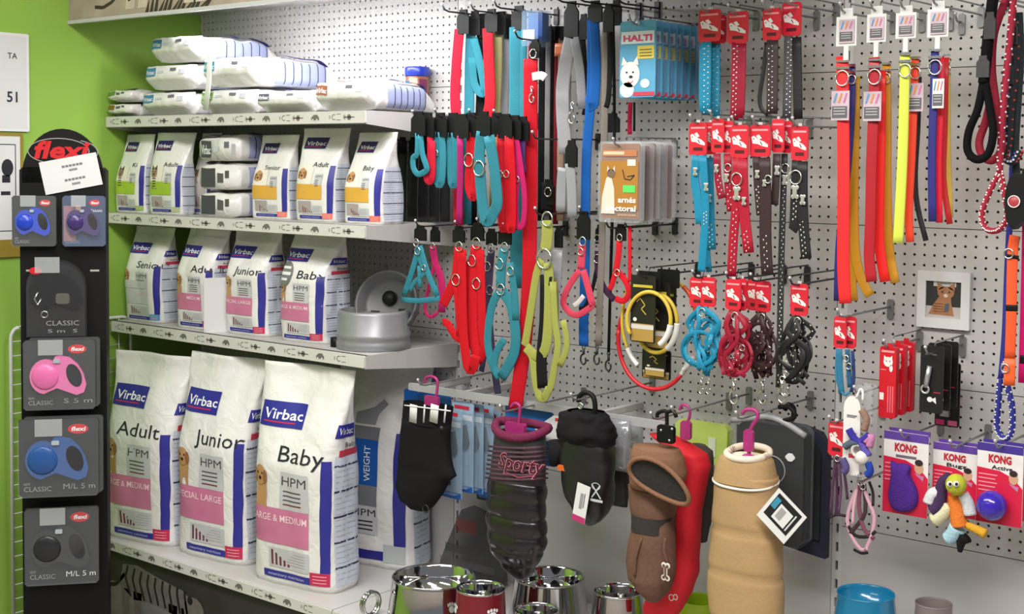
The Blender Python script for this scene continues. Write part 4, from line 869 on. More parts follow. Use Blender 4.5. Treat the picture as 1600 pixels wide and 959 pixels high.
hanging('dark red rhinestone lead on a red header card in the upper row', [(1153, 43, 32, 50)], [([(1150, 66), (1149, 120), (1147, 188)], 12, LEA(RB)), ([(1160, 68), (1159, 120), (1157, 185)], 11, LEA(RB), 'back_strap')], -.25, st_=[([(1150, 70), (1147, 186)], 10, 28)])
hanging('brown lead with a loose loop on a red header card in the upper row', [(1206, 38, 28, 50)], [([(1207, 62), (1207, 120), (1206, 178)], 16, LEA((62, 50, 50))), ([(1198, 66), (1193, 110), (1187, 150), (1190, 170), (1200, 178)], 6, LEA(KK), 'loop_strap')], -.25, st_=[([(1204, 70), (1204, 175)], 12, 26)])
hanging('black and silver lead on the highest red header card', [(1237, 30, 30, 53)], [([(1232, 55), (1231, 110), (1229, 184)], 12, LEA((84, 86, 90))), ([(1245, 58), (1246, 120), (1247, 186)], 13, LEA(KK), 'back_strap')], -.22, st_=[([(1234, 60), (1231, 182)], 12, 30)])
for x, y, lb in ((1109, 14, 'the turquoise leads'), (1153, 17, 'the dark red lead'), (1206, 12, 'the brown looped lead'), (1238, 2, 'the black and silver lead')):
    c = at(x, y, -.25); hook(c.x, c.z - .004, .30, 'grey wire hook holding ' + lb + ' in the upper row', True, WIRE)
hanging('turquoise collar with studs and bone charms under a red card', [(1091, 217, 28, 51)], [([(1088, 242), (1086, 280), (1090, 310), (1094, 350)], 12, LEA(TQ)), ([(1098, 242), (1101, 290), (1102, 340), (1098, 400), (1096, 424)], 11, LEA(TQ), 'back_strap')], -.27, st_=[([(1102, 330), (1102, 352)], 9, 8)], bones=((1086, 268, 12), (1103, 292, 12)), name='dog_collar', cat='dog collar')
hanging('turquoise collar with a stud row hanging lower behind the charms', [(1110, 216, 20, 50)], [([(1108, 246), (1109, 310), (1112, 390)], 12, LEA(TQ)), ([(1105, 300), (1104, 370), (1108, 425)], 8, LEA(TQ), 'back_strap')], -.23, st_=[([(1110, 350), (1112, 388)], 10, 10)], bones=((1108, 310, 12),), name='dog_collar', cat='dog collar')
hanging('red collar with white bone charm under the first of three red cards', [(1122, 212, 20, 53)], [([(1120, 240), (1122, 280), (1128, 310)], 10, LEA(RB))], -.27, bones=((1119, 263, 12),), st_=[([(1121, 262), (1127, 306)], 8, 8)], name='dog_collar', cat='dog collar')
hanging('red collar with a big ring under the second of three red cards', [(1138, 214, 17, 50)], [([(1137, 240), (1138, 290), (1142, 330)], 11, LEA((168, 26, 50)))], -.26, rings=((1137, 262, 5),), bones=((1135, 278, 13),), st_=[([(1138, 285), (1141, 328)], 9, 8)], name='dog_collar', cat='dog collar')
hanging('broad red collar with a large bone charm and stud rows', [(1156, 221, 28, 52)], [([(1151, 245), (1151, 310), (1146, 370), (1143, 432)], 13, LEA((172, 24, 48))), ([(1160, 246), (1162, 320), (1170, 395)], 15, LEA((172, 24, 48)), 'hanging_end')], -.29, rings=((1151, 280, 8),), bones=((1151, 302, 20), (1162, 314, 12)), st_=[([(1149, 325), (1144, 425)], 10, 20), ([(1164, 360), (1169, 394)], 10, 8)], name='dog_collar', cat='dog collar')
hanging('brown collar with a pale charm under a red card', [(1188, 220, 32, 50)], [([(1182, 244), (1184, 290), (1188, 336)], 11, LEA(BR)), ([(1194, 246), (1196, 310), (1196, 375), (1199, 428)], 17, LEA(BR), 'hanging_end')], -.28, bones=((1183, 272, 12), (1194, 286, 10)), st_=[([(1195, 366), (1198, 425)], 10, 10), ([(1183, 290), (1187, 334)], 8, 10)], rings=((1200, 280, 5),), name='dog_collar', cat='dog collar')
hanging('brown collar with a white bone charm behind the pale charm', [(1216, 212, 20, 52)], [([(1214, 240), (1212, 290), (1210, 320)], 11, LEA((64, 50, 48)))], -.26, bones=((1214, 266, 14),), name='dog_collar', cat='dog collar')
hanging('long studded black lead hanging straight past the lower row', [(1230, 214, 16, 50)], [([(1226, 240), (1224, 300), (1221, 400), (1219, 500), (1217, 605)], 9, LEA((52, 52, 54)))], -.24, bones=((1226, 281, 15),), rings=((1227, 263, 6),), st_=[([(1225, 290), (1217, 600)], 5, 56)])
hanging('black collar with a large silver ring, bone charm and studded end', [(1250, 224, 26, 54)], [([(1245, 250), (1243, 300), (1241, 350), (1238, 360)], 14, LEA(KK)), ([(1254, 252), (1254, 310), (1256, 360), (1260, 404)], 15, LEA(KK), 'hanging_end')], -.28, rings=((1243, 277, 9),), bones=((1242, 300, 20), (1254, 312, 15)), st_=[([(1243, 312), (1241, 345)], 9, 8), ([(1252, 345), (1258, 402)], 10, 14)], name='dog_collar', cat='dog collar')
for x, y, lb in ((1091, 190, 'the turquoise collars'), (1122, 184, 'the first red collar'), (1156, 193, 'the broad red collar'), (1188, 193, 'the brown collars'), (1250, 195, 'the black studded collar')):
    c = at(x, y, -.27); hook(c.x, c.z, .31, 'grey wire hook holding ' + lb + ' in the second row', True, WIRE)
def tangle(cx, y0, y1, wpx, mats, seed, n=7, clip=True):      # a bundled harness: straps fall, cross and loop
    r = random.Random(seed); out = []
    for i in range(n):
        x = cx + r.uniform(-.25, .25) * wpx; L = [(x * .4 + cx * .6, y0)]
        k = 4
        for j in range(1, k + 1): L.append((cx + r.uniform(-.5, .5) * wpx * (1 - .35 * (j / k)), y0 + (y1 - y0) * j / k * r.uniform(.86, 1), r.uniform(-.02, .015)))
        out.append((L, r.choice((6, 7, 8)), mats[i % len(mats)], 'body_strap' if i % 2 else 'chest_strap'))
    for i in range(3):
        a, b = r.uniform(.28, .46) * wpx, r.uniform(.2, .34) * (y1 - y0); xx, yy = cx + r.uniform(-.15, .15) * wpx, y0 + (y1 - y0) * r.uniform(.45, .68)
        out.append(([(xx + a * math.cos(6.283 * q / 9 + i), yy + b * math.sin(6.283 * q / 9 + i), .01 * math.cos(q)) for q in range(10)], 5, mats[(i + 1) % len(mats)], 'girth_loop'))
    return out
def bundle(label, cards, cx, y0, y1, wpx, mats, seed, Y=-.26, stud=True, snaps=(), extra=(), bones=()):
    ss = tangle(cx, y0, y1, wpx, mats, seed) + list(extra)
    return hanging(label, cards, ss, Y, st_=[(s[0], 8, 12) for s in ss[:5:2]] if stud else (), rings=((cx, y0 + 8, 5), (cx - wpx * .15, y0 + (y1 - y0) * .4, 4), (cx + wpx * .2, y0 + (y1 - y0) * .55, 4)), bones=bones, snaps=snaps, name='dog_harness', cat='dog harness')
bundle('turquoise harness bundled under two red cards', [(1091, 456, 26, 46, .012), (1107, 456, 23, 46)], 1097, 480, 588, 64, [LEA(TQ)], 5, snaps=((1096, 590, 26), (1107, 592, 24)))
bundle('dark red harness bundled under two red cards', [(1146, 460, 24, 48), (1160, 460, 14, 50, .02)], 1148, 486, 590, 56, [LEA(RB)], 8, -.30, snaps=((1147, 592, 40),))
bundle('brown harness with rhinestones under two overlapping red cards', [(1180, 461, 26, 48, .015), (1192, 463, 24, 48)], 1190, 488, 592, 50, [LEA((60, 34, 36))], 11, -.235, snaps=((1192, 592, 40),))
bundle('black harness with silver fittings under a single red card', [(1249, 468, 27, 50)], 1246, 494, 600, 58, [LEA(KK)], 14, snaps=((1222, 588, 42), (1227, 580, 40)), bones=((1226, 560, 14),))
for x, y, lb in ((1098, 431, 'the turquoise harness'), (1150, 434, 'the dark red harness'), (1188, 436, 'the brown harness'), (1249, 442, 'the black harness')):
    c = at(x, y, -.26); hook(c.x, c.z, .31, 'dark wire hook holding ' + lb + ' in the lowest row', True, DWIRE)

# light-up ring collars
YE = M((216, 186, 66), .35, var=.04, name='yellow_tube'); RE = M((206, 34, 50), .35, var=.04, name='red_tube'); WT = pla((232, 230, 226))
def ringpx(cx, cy, rx, ry, Y, a0, a1, n=22): return pts([(cx + rx * math.cos(math.radians(a0 + (a1 - a0) * i / n)), cy + ry * math.sin(math.radians(a0 + (a1 - a0) * i / n))) for i in range(n + 1)], Y)
def ringcollar(label, cx, cy, rx, ry, Y, segs, card, tube=.0055):
    t = thing('ring_collar', label, 'ring collar')
    for a0, a1, m, nm, rr in segs: MB().tube(ringpx(cx, cy, rx, ry, Y - .004, a0, a1), tube * rr, m, 8).build(nm, t)
    x0, yt, x1, yb = card; c, w, h, z = card_at(None, x0, yt, x1, yb, Y + .006)
    MB().box((c.x, Y + .006, z), (w, .004, h), M((34, 31, 28), .4, var=.3, scale=20, name='black_card'), bev=.004).build('card', t)
    p = Print(lambda u, v, hh: (c.x + u, Y + .004 - hh, z + v)); p.rect(-w * .45, -h * .48, w * .45, -h * .22, prt((176, 142, 74))); p.rect(-w * .46, -h * .3, w * .46, -h * .235, prt((214, 208, 202)), 1)
    p.line([(-w * .25, h * .1), (-w * .1, h * .16), (w * .1, h * .06), (-w * .05, 0), (w * .15, -h * .08)], .003, prt((196, 170, 74)), 1); p.rect(-w * .4, h * .32, w * .4, h * .36, prt((200, 180, 60)), 1); p.disc(-w * .3, -h * .16, w * .08, h * .03, prt((230, 226, 216)), 2); p.build('card_print', t)
    return t
ringcollar('yellow ring collar with white clasp on the front black card', 1014, 500, 34, 44, -.27, ((150, 300, YE, 'tube', 1), (10, 60, WT, 'clasp', 1.5), (-60, 10, YE, 'tube', 1)), (986, 430, 1024, 535))
ringcollar('yellow and white ring collar on the second black card', 1026, 505, 32, 46, -.23, ((-150, 0, YE, 'tube', 1), (0, 60, WT, 'clasp', 1.5), (60, 170, YE, 'tube', 1)), (1004, 440, 1046, 545))
ringcollar('orange and yellow ring collar behind the black cards', 1048, 500, 40, 60, -.15, ((-120, -60, YE, 'tube', 1), (-60, 0, M((214, 84, 40), .35, name='orange_tube'), 'tube', 1.2)), (1026, 445, 1056, 540))
ringcollar('large red ring collar with white joint, lowest of its hook', 1024, 528, 58, 80, -.18, ((20, 45, WT, 'clasp', 1.4), (45, 190, RE, 'tube', 1.1), (190, 215, RE, 'tube', 1)), (1004, 546, 1048, 592))
ringcollar('large yellow ring collar hanging in front of the red ring', 1036, 498, 64, 92, -.2, ((128, 150, WT, 'clasp', 1.3), (150, 215, YE, 'tube', .9), (40, 60, WT, 'clasp', 1.3)), (1008, 540, 1040, 588))
c = at(1012, 430, -.26); hook(c.x, c.z, .31, 'dark wire hook holding the yellow ring collars', True)
MBk = thing('hanger_block', 'black card bundle on the hook above the yellow ring collars', 'card', at(1014, 438, -.25)); MB().box((0, 0, 0), (.075, .004, .05), BLACK, bev=.003).build('front_card', MBk); MB().box((.03, .05, .004), (.07, .004, .05), BLACK, bev=.003).build('rear_card', MBk)

# ================================================================ neon collars on white hangers
WH = pla((226, 226, 224), .35); CARDP = M((206, 184, 196), .4, var=.3, scale=22, name='pastel_print')
def tagcard(par, x, y, wpx, hpx, Y, mat):
    c = at(x, y, Y); w, h = wpx * mpw(x, y, Y), hpx * mpx(x, y, Y)
    MB().box(c, (w, .002, h), mat).build('printed_tag', par)
    p = Print(lambda u, v, hh: (c.x + u, c.y - .001 - hh, c.z + v)); p.rect(-w * .45, -h * .42, w * .4, -h * .02, prt((98, 96, 100))); 
    for k in range(3): p.rect(-w * .35, -h * (.1 + .1 * k), w * .3, -h * (.07 + .1 * k), prt((190, 190, 190)), 1)
    for k, cc in enumerate(((86, 150, 190), (226, 140, 60), (206, 110, 160))): p.line([(-w * .35 + w * .28 * k, h * .1), (-w * .2 + w * .28 * k, h * .42)], w * .09, prt(cc), 1)
    p.build('tag_print', par)
def neon(label, x, straps, hanger=None, rings=(), tags=(), Y=-.25):
    t = thing('neon_collar', label, 'dog collar')
    if hanger:
        hx, yt, hw, hh = hanger; c = at(hx, yt + hh / 2, Y); w, h = hw * mpw(hx, yt, Y), hh * mpx(hx, yt, Y)
        P = [(-w / 2, -h / 2), (-w * .12, -h / 2), (-w * .12, -h * 1.02), (w * .12, -h * 1.02), (w * .12, -h / 2), (w / 2, -h / 2), (w / 2, h / 2), (w * .3, h / 2), (w * .3, h * .78), (-w * .3, h * .78), (-w * .3, h / 2), (-w / 2, h / 2)]
        MB().prism(P, -.002, .002, WH).build('white_hanger', t, c); tagcard(t, hx, yt + hh / 2, hw * .74, hh * .8, Y - .004, CARDP)
    for L, w, m, nm in straps: strap_part(nm, L, Y, w, M(m, .4, var=.03, bump=.02, scale=60, name='neon_webbing'), t, .004)
    for r in rings:
        dring(r[0], r[1] + 4, Y - .007, r[2], t); c = at(r[0], r[1] - 13 * r[2] / 11, Y - .006); ww = r[2] * 2.1 * mpw(r[0], r[1], Y)
        MB().box(c, (ww, .005, .006), CHROME, bev=.002).build('buckle_bar', t); MB().box(c + Vector((0, 0, .016)), (ww, .005, .005), CHROME, bev=.002).build('buckle_bar', t)
    for g in tags: tagcard(t, g[0], g[1], g[2], g[3], Y - .01, WH if len(g) > 4 else CARDP)
    return t
NR, NO, NY, NL, NB, DRD = (246, 42, 44), (240, 70, 40), (206, 148, 32), (214, 224, 84), (44, 42, 120), (176, 26, 38)
neon('neon red long collar on the first white hanger with a pastel tag', 1317, [([(1316, 88), (1317, 150), (1318, 250), (1318, 350), (1318, 420), (1321, 474)], 18, NR, 'strap')], (1323, 26, 32, 46), ((1316, 118, 10),), ((1313, 165, 28, 46),), -.28)
neon('indigo long collar behind the neon red one', 1308, [([(1330, 100), (1330, 160), (1324, 260), (1312, 380), (1309, 470)], 12, NB, 'strap')], None, ((1331, 120, 6),), (), -.24)
neon('amber long collar curling outward behind the first white hanger', 1340, [([(1336, 120), (1336, 200), (1334, 300), (1336, 390), (1346, 435), (1360, 462)], 14, NY, 'strap'), ([(1330, 150), (1330, 300), (1330, 400), (1334, 470)], 12, NY, 'under_strap')], None, (), (), -.22)
neon('dark red long collar on the second white hanger with a pastel tag', 1365, [([(1366, 90), (1366, 150), (1362, 250), (1360, 350), (1358, 400), (1362, 440)], 16, DRD, 'strap')], (1370, 22, 30, 44), ((1366, 116, 10),), ((1363, 166, 28, 46),), -.28)
neon('vivid red long collar beside the dark red one', 1376, [([(1376, 110), (1376, 200), (1374, 300), (1374, 380), (1383, 440)], 15, (240, 30, 28), 'strap')], None, (), (), -.25)
neon('ochre long collar behind the second white hanger', 1386, [([(1385, 100), (1386, 200), (1386, 300), (1390, 390), (1399, 442)], 13, (204, 146, 34), 'strap')], None, ((1384, 118, 7),), (), -.22)
neon('lime yellow collar on the third white hanger', 1413, [([(1414, 84), (1413, 150), (1410, 250), (1406, 330), (1403, 380)], 15, NL, 'strap')], (1416, 20, 32, 40), ((1414, 106, 9),), (), -.28)
neon('orange red collar beside the lime yellow one', 1426, [([(1430, 92), (1428, 150), (1424, 250), (1420, 330), (1422, 378)], 12, NO, 'strap')], None, ((1430, 110, 8),), ((1430, 152, 26, 44),), -.25)
neon('black curling collar beside the orange red one', 1440, [([(1436, 120), (1434, 200), (1430, 270), (1433, 320), (1447, 376)], 8, (34, 32, 38), 'strap')], None, (), (), -.2)
neon('blue collar with a blank white tag on the fourth white hanger', 1457, [([(1461, 80), (1459, 150), (1456, 250), (1457, 346)], 12, NB, 'strap')], (1466, 14, 33, 44), ((1461, 101, 10),), ((1466, 146, 18, 46, 1),), -.28)
neon('red collar beside the blue one with the white tag', 1467, [([(1470, 88), (1470, 160), (1466, 250), (1468, 348)], 10, (236, 26, 56), 'strap')], None, (), (), -.26)
neon('dark orange narrow collar behind the red and blue ones', 1476, [([(1478, 90), (1476, 200), (1474, 280), (1484, 350)], 9, (190, 30, 34), 'strap')], None, (), (), -.23)
neon('yellow narrow collar at the end of the white hangers', 1484, [([(1480, 90), (1481, 160), (1482, 250), (1485, 340)], 8, (214, 178, 74), 'strap')], None, ((1479, 104, 6),), (), -.2)
for x, y, lb in ((1324, 18, 'first'), (1371, 15, 'second'), (1417, 12, 'third'), (1467, 6, 'fourth')):
    c = at(x, y, -.27); hook(c.x, c.z, .31, 'grey wire hook holding the ' + lb + ' white hanger of neon collars', True, WIRE)

# ================================================================ rope leads at the right
def rope(label, parts, rings=(), Y=-.25, snaps=(), boxes=()):
    t = thing('rope_lead', label, 'dog lead')
    for L, wpx, m, nm in parts:
        P = smooth(pts(L, Y), 5); r = wpx * mpw(L[0][0], L[0][1], Y) / 2
        MB().tube(P, r, m, 10).build(nm, t)
        if nm == 'flecked_rope' or nm == 'flecked_loop':
            mb = MB(); q = 0
            for i in range(0, len(P) - 1, 1):
                d = (P[i + 1] - P[i]); 
                for f in (.1, .6):
                    c = P[i] + d * f; a = q * 2.1; q += 1; cc = ((230, 226, 220), (206, 60, 40), (60, 90, 190))[q % 3] if m is not BLUER and m is not REDR else (236, 232, 228)
                    v = Vector((math.cos(a), -abs(math.sin(a)) - .3, 0)).normalized() * r
                    mb.box(c + v, (r * .45, r * .35, r * .45), prt(cc))
            o = mb.build('rope_flecks', t); o['kind'] = 'stuff'
    for r in rings: dring(r[0], r[1], Y - .01, r[2], t)
    for s in snaps: snap(s[0], s[1], Y, s[2], t)
    for b in boxes: card_black(b[0], b[1], b[2], b[3], Y - .012, t, b[4], fab(b[5]) if isinstance(b[5], tuple) else b[5])
    return t
ROPEB = M((13, 12, 14), .85, var=.2, bump=.6, scale=160, spec=.15, name='black_rope'); REDR = M((160, 22, 52), .75, var=.15, bump=.5, scale=160, name='red_rope'); BLUER = M((40, 44, 140), .75, var=.15, bump=.5, scale=160, name='blue_rope'); MIXR = M((30, 30, 40), .75, var=.4, bump=.5, scale=120, name='mixed_rope')
rope('thick black rope lead with a big end loop', [([(1552, -6), (1546, 40), (1541, 90), (1537, 130)], 18, ROPEB, 'rope'), ([(1537, 125), (1528, 170), (1514, 205), (1512, 235), (1526, 249), (1544, 240), (1552, 205), (1546, 165), (1540, 130)], 13, ROPEB, 'end_loop')], Y=-.29, boxes=((1547, 40, 18, 42, 'leather_cuff', LEA((58, 56, 58))), (1536, 104, 20, 34, 'leather_cuff', LEA((66, 64, 66)))))
rope('thick red rope lead with an end loop behind the black one', [([(1574, -6), (1560, 30), (1552, 60), (1550, 110), (1556, 160)], 13, REDR, 'rope'), ([(1550, 150), (1540, 190), (1530, 222), (1536, 244), (1552, 250), (1565, 230), (1560, 180), (1552, 140)], 13, REDR, 'end_loop')], Y=-.25, rings=((1546, 84, 4),))
rope('red flecked rope lead hanging in a long loop', [([(1584, -6), (1578, 60), (1570, 140), (1564, 220), (1562, 270)], 11, REDR, 'flecked_rope'), ([(1562, 268), (1546, 300), (1534, 335), (1542, 358), (1562, 358), (1574, 335), (1568, 295), (1563, 270)], 10, REDR, 'flecked_loop')], Y=-.27)
rope('dark mixed rope lead with coloured flecks', [([(1580, 4), (1586, 60), (1584, 120), (1578, 170), (1576, 220), (1570, 245), (1584, 252), (1594, 235)], 13, MIXR, 'flecked_rope')], Y=-.23, snaps=((1570, -2, 24),), boxes=((1583, 52, 12, 36, 'cuff', LEA((40, 42, 46))), (1577, 112, 14, 40, 'cuff', LEA((48, 54, 58)))))
rope('dark green and black rope lead behind the flecked rope leads', [([(1592, 20), (1594, 90), (1590, 160), (1586, 240), (1592, 300)], 13, M((30, 42, 46), .7, var=.3, bump=.5, scale=120, name='teal_black_rope'), 'rope')], Y=-.2)
rope('blue rope lead ending in a hanging loop', [([(1592, 60), (1586, 180), (1580, 300), (1574, 420), (1570, 520), (1564, 590)], 10, BLUER, 'rope'), ([(1563, 590), (1560, 630), (1558, 668), (1568, 685), (1580, 676), (1582, 640), (1574, 600), (1570, 560)], 10, BLUER, 'flecked_loop')], Y=-.13)
ob = lead('orange padded lead with black keepers', [([(1586, 368), (1582, 400), (1580, 500), (1578, 560)], 16, (236, 92, 48)), ([(1578, 560), (1577, 602)], 17, M((244, 98, 40), .5, var=.05, name='orange_pad'), 'padded_end'), ([(1583, 398), (1582, 404)], 18, BLACK, 'keeper'), ([(1581, 476), (1581, 486)], 18, BLACK, 'keeper')], None, -.28, rings=((1576, 396, 7), (1570, 575, 6)))
lead('magenta strap lead beside the orange padded lead', [([(1604, 320), (1602, 420), (1600, 500), (1597, 598)], 12, (206, 20, 112)), ([(1600, 555), (1599, 568)], 13, BLACK, 'keeper')], None, -.24)
t = thing('reel_lead', 'black reel lead with a red round emblem near the rope leads', 'dog lead', at(1604, 315, -.325)); s = mpx(1590, 320, -.325)
MB().prism([(p[0] * 60 * s, p[1] * 110 * s) for p in lead_shape(1, 1)], -.02, .015, BLACK).build('reel_body', t); MB().lathe([(0, .003), (9 * s, .002), (10 * s, 0)], prt((176, 60, 66)), 20).ring((0, 0, .003), 9 * s, .0012, WHITE, 20, 'z').build('round_emblem', t, (-14 * s, -.02, 0), rot=(math.radians(90), 0, 0))
for x, y, lb in ((1549, -4, 'the thick black rope lead'), (1578, -4, 'the flecked rope leads'), (1592, 350, 'the orange padded lead')):
    c = at(x, y, -.26); hook(c.x, c.z, .31, 'grey wire hook holding ' + lb, True, WIRE)
c = at(1503, 34, -.005); hook(c.x, c.z, .05, 'short empty grey bracket beside the fourth white hanger', True, WIRE)

# ================================================================ picture and hanging packs on the right bay
c, w, h, z = card_at(None, 1434, 424, 1516, 513, -.01)
t = thing('cat_picture', 'white framed picture of a ginger kitten fixed on the pegboard', 'picture', (c.x, -.008, z))
for sx, sz, ww, hh in ((0, h / 2 - .0125, w, .025), (0, -h / 2 + .0125, w, .025), (-w / 2 + .011, 0, .022, h - .05), (w / 2 - .011, 0, .022, h - .05)): MB().box((sx, 0, sz), (ww, .014, hh), pla((226, 226, 226)), bev=.001).build('frame_rail', t)
MB().box((0, .002, 0), (w - .04, .006, h - .046), prt((52, 54, 52))).build('backing', t)
p = Print(flat(-.001)); gin = M((176, 122, 84), .6, var=.25, scale=60, name='ginger'); pw, ph = w - .044, h - .05
p.rect(-pw / 2, -ph / 2, pw / 2, -ph * .18, prt((196, 188, 184))); p.rect(-pw * .3, ph * .36, pw * .34, ph * .5, prt((206, 206, 204)), 0)
p.poly([(-pw * .42, -ph * .4), (pw * .3, -ph * .42), (pw * .22, -ph * .1), (pw * .2, ph * .12), (-pw * .12, ph * .1), (-pw * .3, -ph * .15)], gin, 1); p.disc(pw * .06, ph * .2, pw * .24, ph * .17, gin, 2); [p.rect(pw * (-.3 + .0 * k), -ph * (.12 + .07 * k), pw * .0, -ph * (.1 + .07 * k), prt((128, 82, 54)), 2) for k in range(4)]
for q in (-1, 1): p.poly([(pw * (.06 + q * .05), ph * .34), (pw * (.06 + q * .25), ph * .24), (pw * (.06 + q * .24), ph * .5)], gin, 2); p.disc(pw * (.06 + q * .1), ph * .22, pw * .045, ph * .03, prt((120, 130, 90)), 3, 10); p.disc(pw * (.06 + q * .1), ph * .22, pw * .018, ph * .028, INK, 4, 8)
p.disc(pw * .06, ph * .12, pw * .06, ph * .05, prt((222, 206, 192)), 3); p.poly([(pw * .05, -ph * .1), (pw * .16, -ph * .08), (pw * .14, -ph * .3), (pw * .02, -ph * .32)], prt((84, 96, 110)), 3); p.rect(-pw * .2, ph * .43, pw * .2, ph * .46, prt((120, 120, 120)), 1)
p.build('photo', t)
def packs(label, x0, yt, x1, yb, Y, n, dy, build, name, group):
    c, w, h, z = card_at(None, x0, yt, x1, yb, Y)
    for k in range(n):
        t = thing(name, label if k == 0 else label.split(',')[0] + (', second on its hook' if k == 1 else ', last on its hook'), 'pack', (c.x + .002 * k, Y + dy * k, z + .002 * k))
        build(t, w, h, k)
RPK = M((206, 26, 42), .35, var=.05, name='red_pack')
def b_red(t, w, h, k):
    MB().box((0, 0, 0), (w, .018, h), RPK, bev=.004).build('pack_body', t)
    p = Print(flat(-.009)); p.rect(-w * .38, h * .42, w * .38, h * .45, PKL); CW = prt((236, 230, 226)); p.disc(w * .02, h * .29, w * .28, h * .07, CW)
    for q in (-1, 1): p.poly([(w * .02 + q * w * .05, h * .34), (w * .02 + q * w * .26, h * .31), (w * .02 + q * w * .24, h * .38)], CW, 1); p.disc(w * .02 + q * w * .1, h * .3, w * .03, h * .01, INK, 1, 8)
    p.disc(w * .2, h * .2, w * .1, h * .05, CW); p.rect(-w * .42, h * .17, -w * .1, h * .18, PKL); p.rect(-w * .45, -h * .25, -w * .2, -h * .15, CW)
    for j in range(3): p.rect(w * (.02 + .14 * j), -h * .42, w * (.09 + .14 * j), -h * .05, prt((226, 110, 120)))
    p.build('front_print', t); MB().box((0, 0, h * .52), (w * .3, .003, h * .05), RPK).build('hang_tab', t)
packs('red upright pack with a white cat drawing, front of its hook', 1376, 541, 1402, 652, -.19, 3, .045, b_red, 'red_pack', 'red cat packs on one hook')
c = at(1389, 540, -.19); hook(c.x, c.z, .22, 'grey wire hook holding the red cat packs', True, WIRE)
def b_blk(t, w, h, k):
    MB().box((0, 0, 0), (w, .003, h), M((24, 23, 24), .4, var=.1, name='black_pack_card'), bev=.004).build('card', t)
    TO = M((196, 196, 198), .3, .7, var=.03, name='tool_metal')
    MB().tube([(-w * .05, -.008, h * .2), (-w * .2, -.008, -h * .12)], [.006, .007], TO, 8).ring((-w * .22, -.008, -h * .15), .009, .003, TO).build('grooming_tool', t)
    p = Print(flat(-.0015)); p.rect(-w * .3, h * .36, w * .2, h * .38, prt((90, 90, 92))); p.disc(-w * .05, -h * .3, w * .12, h * .04, prt((224, 224, 222))); p.poly([(0, -h * .3), (w * .2, -h * .26), (w * .24, -h * .36)], prt((224, 224, 222)), 1); p.rect(w * .1, -h * .2, w * .4, -h * .18, prt((150, 40, 60))); p.build('card_print', t)
packs('black card with a steel grooming tool, front of its hook', 1438, 540, 1474, 645, -.2, 3, .04, b_blk, 'grooming_pack', 'black grooming tool cards')
c, w, h, z = card_at(None, 1462, 566, 1500, 666, -.07); t = thing('grooming_pack', 'black card with a broad steel blade and a pink lower print', 'pack', (c.x, -.07, z))
MB().box((0, 0, 0), (w, .004, h), M((24, 23, 24), .4, var=.1, name='black_pack_card'), bev=.004).build('card', t); MB().prism([(-w * .12, h * .3), (w * .02, h * .3), (w * .14, -h * .34), (-w * .22, -h * .34)], -.012, -.002, M((196, 196, 198), .3, .7, var=.03, name='tool_metal')).build('grooming_tool', t)
Print(flat(-.002)).rect(-w * .45, -h * .48, -w * .1, -h * .4, prt((170, 40, 84))).rect(w * .05, -h * .48, w * .42, -h * .4, prt((190, 90, 120))).build('card_print', t)
c = at(1456, 550, -.2); hook(c.x, c.z, .24, 'grey wire hook holding the black grooming cards', True, WIRE)

# ================================================================ coats on hangers along the lower rail
r0, r1 = at(640, 612, -.24), at(1040, 655, -.24); zr = (r0.z + r1.z) / 2
rail = thing('hang_rail', 'grey flat metal rail running in front of the pegboard above the coats', 'rail', (r0.x, -.24, zr))
MB().box(((r1.x - r0.x) / 2, 0, 0), (r1.x - r0.x, .012, .022), M((168, 168, 168), .5, var=.04, name='dull_rail'), bev=.003).build('rail_bar', rail)
for f in (.04, .22, .75): MB().box(((r1.x - r0.x) * f, .118, -.004), (.012, .236, .022), GREYM, bev=.003).build('rail_bracket', rail)
def secs_px(rows, Y, dep, wf=.80):       # rows: (y, xl, xr[, depth factor])
    out = []
    for q in rows:
        y, a, b = q[0], q[1], q[2]; c = at((a + b) / 2, y, Y); hw = (b - a) / 2 * mpw((a + b) / 2, y, Y); d = dep * (q[3] if len(q) > 3 else 1)
        out.append((c, hw * wf, d))
    return out
def dense(rows, k=4):
    out = []
    for a, b in zip(rows, rows[1:]):
        a = tuple(a) + (1,) * (4 - len(a)); b2 = tuple(b) + (1,) * (4 - len(b))
        for j in range(k): f = j / k; out.append(tuple(a[i] + (b2[i] - a[i]) * f for i in range(4)))
    return out + [tuple(rows[-1]) + (1,) * (4 - len(rows[-1]))]
def wrinkle(seed, amp=.004, fx=18, fz=14):
    def f(p, i, j, d):
        n = noise.noise(Vector((p.x * fx, p.y * fx, p.z * fz + seed))) + .5 * noise.noise(Vector((p.x * fx * 2.3, p.y * 20, p.z * fz * 2 + seed)))
        return p + d * (amp * n)
    return f
def hangers(par, pts_, mat, r=.0045, Y=-.3, name='hanger_hook'):
    return MB().tube(smooth(pts(pts_, Y), 4), r, mat, 8).build(name, par)
MAG = M((176, 50, 122), .25, alpha=.85, var=.03, name='magenta_hanger')
